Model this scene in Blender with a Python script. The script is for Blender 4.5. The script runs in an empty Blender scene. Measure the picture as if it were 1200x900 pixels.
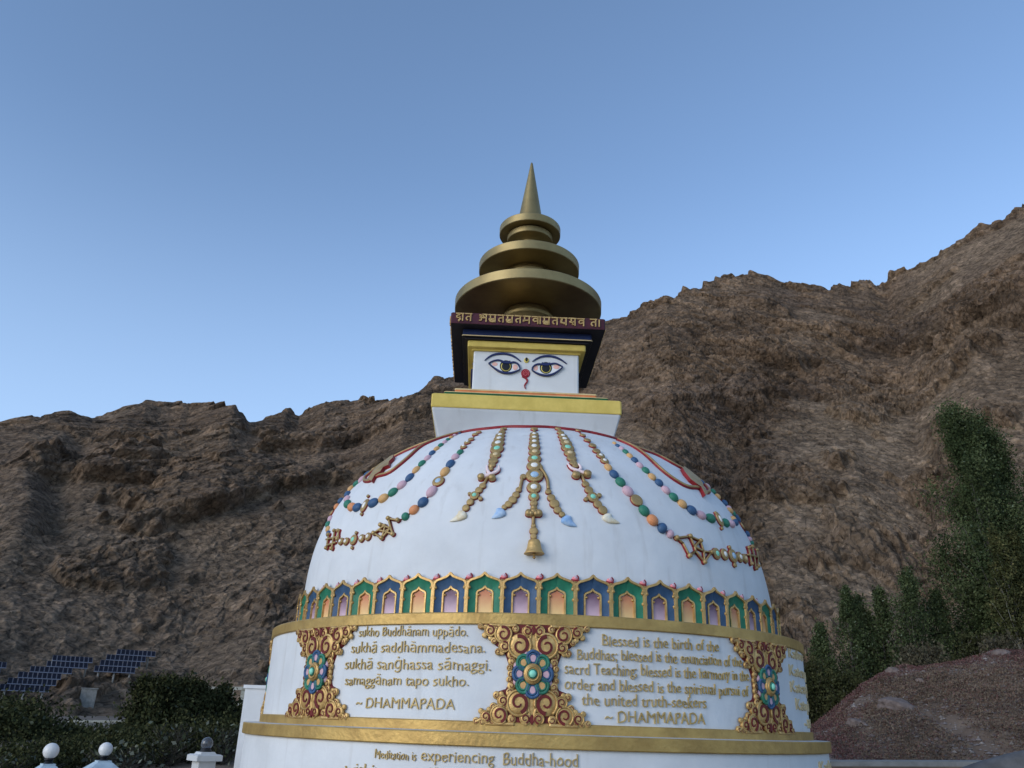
import bpy, math, random
import numpy as np
from mathutils import Vector, Matrix, geometry
from math import sin, cos, pi, radians, sqrt, atan2, tan

random.seed(7)
RNG = np.random.default_rng(7)
SC = bpy.context.scene
COL = SC.collection
EYE = 1.65                      # eye height above the ground at the photographer's feet
AX, AY = 0.43, 11.5             # stupa axis on the ground


# ------------------------------------------------------------------ scene tree helpers
def link(o, parent=None):
    COL.objects.link(o)
    if parent is not None:
        o.parent = parent
    return o


def empty(name, loc=(0, 0, 0), parent=None):
    o = bpy.data.objects.new(name, None)
    o.location = loc
    o.empty_display_size = 0.2
    return link(o, parent)


def tag(o, label=None, cat=None, group=None, kind=None):
    if label: o['label'] = label
    if cat: o['category'] = cat
    if group: o['group'] = group
    if kind or label: o['kind'] = kind or 'thing'
    return o


class MB:
    """collects vertices and faces of ONE mesh"""
    def __init__(s):
        s.v = []; s.f = []; s.m = []; s.sm = []

    def add(s, vs, fs, mat=0, smooth=False):
        b = len(s.v)
        s.v.extend([tuple(p) for p in vs])
        for f in fs:
            s.f.append([i + b for i in f]); s.m.append(mat); s.sm.append(smooth)

    def mesh(s, name, mats):
        me = bpy.data.meshes.new(name)
        me.from_pydata(s.v, [], s.f)
        for m in (mats if isinstance(mats, (list, tuple)) else [mats]):
            me.materials.append(m)
        me.polygons.foreach_set('material_index', s.m)
        me.polygons.foreach_set('use_smooth', s.sm)
        me.update()
        return me

    def build(s, name, mats, parent=None, loc=(0, 0, 0)):
        o = bpy.data.objects.new(name, s.mesh(name, mats))
        o.location = loc
        return link(o, parent)


def np_mesh(name, co, faces, mat_list, smooth=True, midx=None):
    """fast mesh from arrays; faces (n,4) or (n,3)"""
    me = bpy.data.meshes.new(name)
    co = np.ascontiguousarray(co, dtype=np.float32); faces = np.ascontiguousarray(faces, dtype=np.int32)
    n, k = faces.shape
    me.vertices.add(len(co)); me.vertices.foreach_set('co', co.ravel())
    me.loops.add(n * k); me.loops.foreach_set('vertex_index', faces.ravel())
    me.polygons.add(n)
    me.polygons.foreach_set('loop_start', np.arange(0, n * k, k, dtype=np.int32))
    me.polygons.foreach_set('use_smooth', np.full(n, smooth))
    for m in mat_list: me.materials.append(m)
    if midx is not None: me.polygons.foreach_set('material_index', np.ascontiguousarray(midx, dtype=np.int32))
    me.update(calc_edges=True)
    return me


# ------------------------------------------------------------------ materials
def s2l(c):
    c = c / 255.0
    return c / 12.92 if c <= 0.04045 else ((c + 0.055) / 1.055) ** 2.4


WREF = [s2l(182), s2l(191), s2l(208)]


def alb(r, g, b, k=1.0):
    """pigment seen next to the 0.8 white plaster under the same open sky"""
    return tuple(min(0.9, 0.74 * k * s2l(c) / w) for c, w in zip((r, g, b), WREF))


def M(name, rgb, rough=0.6, metal=0.0, var=0.12, scale=4.0, bump=0.0, bscale=30.0, rgb2=None, spec=0.3, detail=5.0, lo=0.35, hi=0.65, stretch=None):
    m = bpy.data.materials.new(name); m.use_nodes = True
    nt = m.node_tree; N = nt.nodes; L = nt.links
    bs = N['Principled BSDF']
    bs.inputs['Roughness'].default_value = rough
    bs.inputs['Metallic'].default_value = metal
    bs.inputs['Specular IOR Level'].default_value = spec
    tc = N.new('ShaderNodeTexCoord')
    src = tc.outputs['Object']
    if stretch:
        mp = N.new('ShaderNodeMapping'); mp.inputs['Scale'].default_value = stretch
        L.new(src, mp.inputs['Vector']); src = mp.outputs['Vector']
    if rgb2 is None:
        rgb2 = tuple(max(0, c * (1 - var)) for c in rgb); rgb = tuple(min(1, c * (1 + var * 0.6)) for c in rgb)
    nz = N.new('ShaderNodeTexNoise'); nz.inputs['Scale'].default_value = scale; nz.inputs['Detail'].default_value = detail
    nz.inputs['Roughness'].default_value = 0.62
    L.new(src, nz.inputs['Vector'])
    cr = N.new('ShaderNodeValToRGB')
    cr.color_ramp.elements[0].position = lo; cr.color_ramp.elements[1].position = hi
    cr.color_ramp.elements[0].color = (*rgb2, 1); cr.color_ramp.elements[1].color = (*rgb, 1)
    L.new(nz.outputs['Fac'], cr.inputs['Fac']); L.new(cr.outputs['Color'], bs.inputs['Base Color'])
    if bump:
        n2 = N.new('ShaderNodeTexNoise'); n2.inputs['Scale'].default_value = bscale; n2.inputs['Detail'].default_value = 6
        L.new(src, n2.inputs['Vector'])
        bp = N.new('ShaderNodeBump'); bp.inputs['Strength'].default_value = bump; bp.inputs['Distance'].default_value = 0.02
        L.new(n2.outputs['Fac'], bp.inputs['Height']); L.new(bp.outputs['Normal'], bs.inputs['Normal'])
    return m


def plaster(name, rgb, grime):
    """white-washed plaster: brush mottling, faint rain streaks, hairline unevenness"""
    m = bpy.data.materials.new(name); m.use_nodes = True
    nt = m.node_tree; N = nt.nodes; L = nt.links; bs = N['Principled BSDF']
    bs.inputs['Roughness'].default_value = 0.62; bs.inputs['Specular IOR Level'].default_value = 0.25
    tc = N.new('ShaderNodeTexCoord')
    a = N.new('ShaderNodeTexNoise'); a.inputs['Scale'].default_value = 1.7; a.inputs['Detail'].default_value = 6; a.inputs['Roughness'].default_value = .6
    L.new(tc.outputs['Object'], a.inputs['Vector'])
    mp = N.new('ShaderNodeMapping'); mp.inputs['Scale'].default_value = (9, 9, 0.7)
    L.new(tc.outputs['Object'], mp.inputs['Vector'])
    b = N.new('ShaderNodeTexNoise'); b.inputs['Scale'].default_value = 1.0; b.inputs['Detail'].default_value = 5
    L.new(mp.outputs['Vector'], b.inputs['Vector'])
    ra = N.new('ShaderNodeValToRGB'); ra.color_ramp.elements[0].position = .3; ra.color_ramp.elements[1].position = .7
    ra.color_ramp.elements[0].color = (*[c * .86 for c in rgb], 1); ra.color_ramp.elements[1].color = (*rgb, 1)
    L.new(a.outputs['Fac'], ra.inputs['Fac'])
    rb = N.new('ShaderNodeValToRGB'); rb.color_ramp.elements[0].position = .58; rb.color_ramp.elements[1].position = .8
    rb.color_ramp.elements[0].color = (0, 0, 0, 1); rb.color_ramp.elements[1].color = (.42, .42, .42, 1)
    L.new(b.outputs['Fac'], rb.inputs['Fac'])
    mx = N.new('ShaderNodeMix'); mx.data_type = 'RGBA'
    L.new(rb.outputs['Color'], mx.inputs['Factor']); L.new(ra.outputs['Color'], mx.inputs['A'])
    mx.inputs['B'].default_value = (*grime, 1)
    L.new(mx.outputs['Result'], bs.inputs['Base Color'])
    n2 = N.new('ShaderNodeTexNoise'); n2.inputs['Scale'].default_value = 5; n2.inputs['Detail'].default_value = 8
    L.new(tc.outputs['Object'], n2.inputs['Vector'])
    bp = N.new('ShaderNodeBump'); bp.inputs['Strength'].default_value = .35; bp.inputs['Distance'].default_value = .03
    L.new(n2.outputs['Fac'], bp.inputs['Height']); L.new(bp.outputs['Normal'], bs.inputs['Normal'])
    return m


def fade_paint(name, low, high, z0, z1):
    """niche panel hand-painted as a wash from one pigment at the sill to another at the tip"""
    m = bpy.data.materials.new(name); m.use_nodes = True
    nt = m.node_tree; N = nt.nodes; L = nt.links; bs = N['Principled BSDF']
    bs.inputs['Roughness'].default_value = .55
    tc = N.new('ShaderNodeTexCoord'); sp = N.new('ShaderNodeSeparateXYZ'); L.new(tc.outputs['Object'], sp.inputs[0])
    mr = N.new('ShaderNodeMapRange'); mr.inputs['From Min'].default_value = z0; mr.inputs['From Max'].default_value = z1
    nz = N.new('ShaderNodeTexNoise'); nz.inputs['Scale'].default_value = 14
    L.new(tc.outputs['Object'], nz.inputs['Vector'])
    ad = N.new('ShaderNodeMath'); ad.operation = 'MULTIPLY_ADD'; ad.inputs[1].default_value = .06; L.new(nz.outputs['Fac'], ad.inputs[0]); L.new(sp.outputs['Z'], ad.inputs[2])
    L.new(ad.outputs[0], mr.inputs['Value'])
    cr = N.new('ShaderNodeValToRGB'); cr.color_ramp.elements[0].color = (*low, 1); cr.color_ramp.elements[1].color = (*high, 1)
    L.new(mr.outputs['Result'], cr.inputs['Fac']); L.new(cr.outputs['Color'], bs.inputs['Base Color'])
    return m


WHITE = plaster('white_plaster', (0.735, 0.74, 0.745), (0.46, 0.43, 0.40))
WHITE2 = plaster('white_plaster_weathered', (0.60, 0.60, 0.595), (0.36, 0.35, 0.32))
GOLD = M('gold_paint', (0.52, 0.355, 0.15), .48, .45, rgb2=(0.36, 0.235, 0.095), scale=7, bump=.25, bscale=40, spec=.4)
GOLDB = M('gold_band_paint', (0.57, 0.375, 0.125), .50, .55, rgb2=(0.39, 0.245, 0.08), scale=3.2, bump=.3, bscale=22, spec=.4, detail=8)
GOLDL = M('gold_leaf_bright', (0.68, 0.44, 0.165), .45, .5, rgb2=(0.44, 0.26, 0.085), scale=9, bump=.2, bscale=50, spec=.5)
GOLDS = M('spire_gold_paint', (0.40, 0.305, 0.14), .50, .75, rgb2=(0.24, 0.175, 0.08), scale=2.2, bump=.12, bscale=7, detail=7, lo=.25, hi=.7)
GOLDT = M('letter_gold_paint', (0.56, 0.40, 0.165), .5, .15, rgb2=(0.40, 0.275, 0.10), scale=9)
REDP = M('deep_red_paint', (0.28, 0.022, 0.026), .5, var=.3, scale=12)
SCRRED = M('scroll_red_paint', (0.15, 0.016, 0.014), .5, var=.3, scale=12)
REDB = M('oxblood_recess_paint', (0.105, 0.012, 0.010), .6, var=.3, scale=15)
BLUE = M('blue_paint', alb(50, 80, 122), .5, var=.35, scale=22)
GREEN = M('green_paint', alb(44, 106, 94), .5, var=.35, scale=22)
BLUEN = M('niche_blue_paint', alb(46, 74, 112), .5, var=.22, scale=11)
GREENN = M('niche_green_paint', alb(34, 104, 88), .5, var=.22, scale=11)
PINK = M('lilac_paint', alb(170, 146, 168), .5, var=.15, scale=10)
YEL = M('straw_yellow_paint', alb(216, 176, 126, .62), .5, var=.18, scale=9)
ORA = M('peach_paint', alb(205, 142, 104, .75), .5, var=.18, scale=9)
BUDP = M('bud_pink_paint', alb(196, 120, 135), .5, var=.25, scale=16)
PALEJ = M('pale_stone_paint', alb(200, 205, 215), .35, var=.1, scale=10)
TURQ = M('turquoise_paint', alb(120, 190, 180), .35, var=.15, scale=10)
LBLUE = M('sky_blue_paint', alb(140, 170, 205), .35, var=.15, scale=10)
CREAM = M('cream_paint', alb(215, 200, 168, .68), .5, var=.12, scale=8)
DROPB = M('drop_blue_paint', alb(110, 150, 205), .4, rgb2=alb(170, 190, 215), scale=6)
DROPW = M('drop_cream_paint', alb(200, 205, 210), .4, rgb2=alb(205, 192, 160, .74), scale=6)
YBAND = M('yellow_fascia_paint', (0.74, 0.545, 0.135), .6, rgb2=(0.62, 0.45, 0.10), scale=5, bump=.15, bscale=25)
ORFIL = M('orange_fillet_paint', alb(200, 124, 80, .8), .55, var=.2, scale=6)
GRFIL = M('green_fillet_paint', alb(20, 78, 50), .55, var=.2, scale=6)
CRFIL = M('cream_fillet_paint', alb(205, 188, 150, .74), .55, var=.15, scale=6)
MAROON = M('maroon_fascia_paint', alb(62, 26, 40), .5, var=.25, scale=5)
NAVY = M('navy_paint', alb(24, 38, 82), .5, var=.2, scale=5)
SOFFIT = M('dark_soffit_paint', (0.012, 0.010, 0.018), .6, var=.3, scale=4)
EYENAVY = M('eye_outline_navy', alb(28, 38, 86), .45, var=.12, scale=20)
EYEWHITE = M('eye_white', (0.80, 0.80, 0.80), .45, var=.03, scale=10)
EYEPINK = M('eye_corner_pink', alb(205, 160, 160), .5, var=.1, scale=30)
BLACK = M('black_paint', (0.012, 0.012, 0.016), .4, var=.2, scale=10)
LEMON = M('iris_yellow', alb(200, 190, 105, .75), .45, var=.1, scale=20)
CURLRED = M('nose_curl_red', alb(132, 24, 42, .8), .45, var=.15, scale=20)
CURLPK = M('nose_curl_rose', alb(196, 110, 122, .8), .45, var=.1, scale=20)


# ------------------------------------------------------------------ small solids
def frame_from(n, up=Vector((0, 0, 1))):
    n = Vector(n).normalized(); t = up.cross(n)
    if t.length < 1e-5: t = Vector((1, 0, 0))
    t.normalize(); return t, n.cross(t), n


def lathe(mb, prof, n=96, mat=0, cx=0.0, cy=0.0, a0=0, a1=2 * pi, smooth=True, cfun=None):
    full = abs(a1 - a0 - 2 * pi) < 1e-6
    run = [prof[0]]
    for i in range(1, len(prof) - 1):                     # keep arrises crisp: start a new strip at a sharp bend
        run.append(prof[i])
        d0 = atan2(prof[i][1] - prof[i - 1][1], prof[i][0] - prof[i - 1][0]); d1 = atan2(prof[i + 1][1] - prof[i][1], prof[i + 1][0] - prof[i][0])
        dd = abs((d1 - d0 + pi) % (2 * pi) - pi)
        if dd > radians(28):
            lathe_strip(mb, run, n, mat, cx, cy, a0, a1, smooth, cfun, full); run = [prof[i]]
    run.append(prof[-1]); lathe_strip(mb, run, n, mat, cx, cy, a0, a1, smooth, cfun, full)


def lathe_strip(mb, prof, n, mat, cx, cy, a0, a1, smooth, cfun, full):
    k = n if full else n + 1
    vs = []
    for r, z in prof:
        ox = cx + (cfun(z) if cfun else 0)
        for i in range(k):
            a = a0 + (a1 - a0) * i / n
            vs.append((ox + r * sin(a), cy - r * cos(a), z))
    fs = []
    for j in range(len(prof) - 1):
        for i in range(n):
            i2 = (i + 1) % k
            fs.append((j * k + i, j * k + i2, (j + 1) * k + i2, (j + 1) * k + i))
    mb.add(vs, fs, mat, smooth)


def box(mb, x0, x1, y0, y1, z0, z1, mat=0, bev=0.0):
    if bev <= 0:
        v = [(x0, y0, z0), (x1, y0, z0), (x1, y1, z0), (x0, y1, z0), (x0, y0, z1), (x1, y0, z1), (x1, y1, z1), (x0, y1, z1)]
        f = [(0, 3, 2, 1), (4, 5, 6, 7), (0, 1, 5, 4), (1, 2, 6, 5), (2, 3, 7, 6), (3, 0, 4, 7)]
        mb.add(v, f, mat); return
    sq_stack(mb, [(1, z0 + 0.0, bev), (1, z0 + bev, 0), (1, z1 - bev, 0), (1, z1, bev)], x0, x1, y0, y1, mat)


def sq_stack(mb, levels, x0, x1, y0, y1, mat=0):
    vs = []
    for _, z, i in levels:
        vs += [(x0 + i, y0 + i, z), (x1 - i, y0 + i, z), (x1 - i, y1 - i, z), (x0 + i, y1 - i, z)]
    fs = [(3, 2, 1, 0)]
    n = len(levels)
    for j in range(n - 1):
        for k in range(4):
            k2 = (k + 1) % 4
            fs.append((j * 4 + k, j * 4 + k2, j * 4 + 4 + k2, j * 4 + 4 + k))
    fs.append(tuple((n - 1) * 4 + k for k in range(4)))
    mb.add(vs, fs, mat)


def sq_loft(mb, secs, mat=0, cap0=True, cap1=True, cx=0, cy=0):
    """square sections (half width, z), corners slightly eased"""
    vs = []
    for a, z in secs:
        e = min(.018, a * .05)
        for sx, sy in ((-1, -1), (1, -1), (1, 1), (-1, 1)):
            pts = [(sx * a, sy * (a - e)), (sx * (a - e), sy * a)]
            if sx * sy < 0: pts.reverse()
            for p in pts: vs.append((cx + p[0], cy + p[1], z))
    n = 8; fs = []
    for j in range(len(secs) - 1):
        for k in range(n):
            k2 = (k + 1) % n
            fs.append((j * n + k, j * n + k2, j * n + n + k2, j * n + n + k))
    if cap0: fs.append(tuple(range(n - 1, -1, -1)))
    if cap1: fs.append(tuple((len(secs) - 1) * n + k for k in range(n)))
    mb.add(vs, fs, mat)


def tube(mb, path, r, mat=0, sides=7, nrm=None, flat=1.0, closed=False):
    """round tube along 3D points; r number or list; nrm list of surface normals squeezes it by flat"""
    P = [Vector(p) for p in path]; n = len(P); vs = []
    for i, p in enumerate(P):
        if closed: t = P[(i + 1) % n] - P[i - 1]
        else: t = P[min(i + 1, n - 1)] - P[max(i - 1, 0)]
        t.normalize()
        nn = Vector(nrm[i]) if nrm else (Vector((0, 0, 1)) if abs(t.z) < .9 else Vector((0, -1, 0)))
        b = t.cross(nn)
        if b.length < 1e-6: b = t.cross(Vector((1, 0, 0)))
        b.normalize(); nn = b.cross(t)
        rr = r[i] if isinstance(r, (list, tuple)) else r
        for k in range(sides):
            a = 2 * pi * k / sides
            vs.append(p + b * (rr * cos(a)) + nn * (rr * flat * sin(a)))
    fs = []
    m = n if closed else n - 1
    for i in range(m):
        for k in range(sides):
            k2 = (k + 1) % sides; i2 = (i + 1) % n
            fs.append((i * sides + k, i * sides + k2, i2 * sides + k2, i2 * sides + k))
    if not closed:
        fs.append(tuple(range(sides - 1, -1, -1))); fs.append(tuple((n - 1) * sides + k for k in range(sides)))
    mb.add(vs, fs, mat, True)


# local relief: (u, v, w) -> 3D through a mapping function fn
def r_disc(mb, fn, cu, cv, r, w0, h, mat=0, seg=18, ry=None, crown=0.35):
    ry = ry or r; vs = []
    rings = [(1.0, 0), (1.0, h * .78), (.93, h * .98), (.55, h * (1 + crown * .5))]
    for s, w in rings:
        for k in range(seg):
            a = 2 * pi * k / seg
            vs.append(fn(cu + r * s * cos(a), cv + ry * s * sin(a), w0 + w))
    vs.append(fn(cu, cv, w0 + h * (1 + crown)))
    fs = []
    for j in range(3):
        for k in range(seg):
            k2 = (k + 1) % seg
            fs.append((j * seg + k, j * seg + k2, (j + 1) * seg + k2, (j + 1) * seg + k))
    c = len(vs) - 1
    for k in range(seg): fs.append((3 * seg + k, 3 * seg + (k + 1) % seg, c))
    mb.add(vs, fs, mat, True)


def r_cab(mb, fn, cu, cv, r, w0, h, mat=0, ry=None, seg=14):
    ry = ry or r; vs = []; nr = 4
    for j in range(nr):
        e = pi / 2 * j / nr
        for k in range(seg):
            a = 2 * pi * k / seg
            vs.append(fn(cu + r * cos(e) * cos(a), cv + ry * cos(e) * sin(a), w0 + h * sin(e)))
    vs.append(fn(cu, cv, w0 + h)); fs = []
    for j in range(nr - 1):
        for k in range(seg):
            k2 = (k + 1) % seg
            fs.append((j * seg + k, j * seg + k2, (j + 1) * seg + k2, (j + 1) * seg + k))
    for k in range(seg): fs.append(((nr - 1) * seg + k, (nr - 1) * seg + (k + 1) % seg, len(vs) - 1))
    mb.add(vs, fs, mat, True)


def r_poly(mb, fn, pts, w0, w1, mat=0, side=None, inset=0.0):
    """extruded 2D polygon"""
    area = sum(pts[i][0] * pts[(i + 1) % len(pts)][1] - pts[(i + 1) % len(pts)][0] * pts[i][1] for i in range(len(pts)))
    if area < 0: pts = list(reversed(pts))
    n = len(pts)
    vs = [fn(p[0], p[1], w1) for p in pts] + [fn(p[0], p[1], w0) for p in pts]
    tri = geometry.tessellate_polygon([[Vector((p[0], p[1], 0)) for p in pts]])
    tf = []
    for a, b, c in tri:
        ar = (pts[b][0] - pts[a][0]) * (pts[c][1] - pts[a][1]) - (pts[c][0] - pts[a][0]) * (pts[b][1] - pts[a][1])
        tf.append((a, b, c) if ar > 0 else (a, c, b))
    mb.add(vs, tf, mat)
    mb.add(vs, [(i, n + i, n + (i + 1) % n, (i + 1) % n) for i in range(n)], mat if side is None else side)


def r_tube(mb, fn, path, r, w, mat=0, sides=6, flat=.8, closed=False):
    P = [fn(p[0], p[1], w) for p in path]
    Q = [Vector(fn(p[0], p[1], w + .1)) - Vector(fn(p[0], p[1], w)) for p in path]
    tube(mb, P, r, mat, sides, Q, flat, closed)


def r_ribbon(mb, fn, path, width, w0, w1, mat=0, closed=False, bevel=.75):
    """flat raised band along a 2D path; width number or per-point list"""
    n = len(path); L = []
    for i, p in enumerate(path):
        if closed: a, b = path[i - 1], path[(i + 1) % n]
        else: a, b = path[max(i - 1, 0)], path[min(i + 1, n - 1)]
        tx, ty = b[0] - a[0], b[1] - a[1]; l = math.hypot(tx, ty) or 1
        wd = (width[i] if isinstance(width, (list, tuple)) else width) / 2
        L.append((p[0], p[1], -ty / l * wd, tx / l * wd))
    vs = []
    for x, y, nx, ny in L:
        vs += [fn(x + nx, y + ny, w0), fn(x + nx * bevel, y + ny * bevel, w1), fn(x - nx * bevel, y - ny * bevel, w1), fn(x - nx, y - ny, w0)]
    fs = []
    for i in range(n if closed else n - 1):
        j = (i + 1) % n
        for k in range(3): fs.append((i * 4 + k, j * 4 + k, j * 4 + k + 1, i * 4 + k + 1))
    if not closed:
        fs.append((0, 1, 2, 3)); fs.append(tuple((n - 1) * 4 + k for k in (3, 2, 1, 0)))
    mb.add(vs, fs, mat)


def smooth_path(P, n=6, closed=False):
    """Catmull-Rom through 2D/3D points"""
    P = [tuple(p) for p in P]; k = len(P); out = []
    rng = range(k) if closed else range(k - 1)
    for i in rng:
        if closed: p0, p1, p2, p3 = P[i - 1], P[i], P[(i + 1) % k], P[(i + 2) % k]
        else: p0, p1, p2, p3 = P[max(i - 1, 0)], P[i], P[i + 1], P[min(i + 2, k - 1)]
        for s in range(n):
            t = s / n
            out.append(tuple(.5 * (2 * b + (c - a) * t + (2 * a - 5 * b + 4 * c - d) * t * t + (3 * b - a - 3 * c + d) * t ** 3) for a, b, c, d in zip(p0, p1, p2, p3)))
    if not closed: out.append(P[-1])
    return out


def spiral(cu, cv, r0, r1, a0, turns, n=26):
    return [(cu + (r0 + (r1 - r0) * t / n) * cos(a0 + 2 * pi * turns * t / n), cv + (r0 + (r1 - r0) * t / n) * sin(a0 + 2 * pi * turns * t / n)) for t in range(n + 1)]

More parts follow.
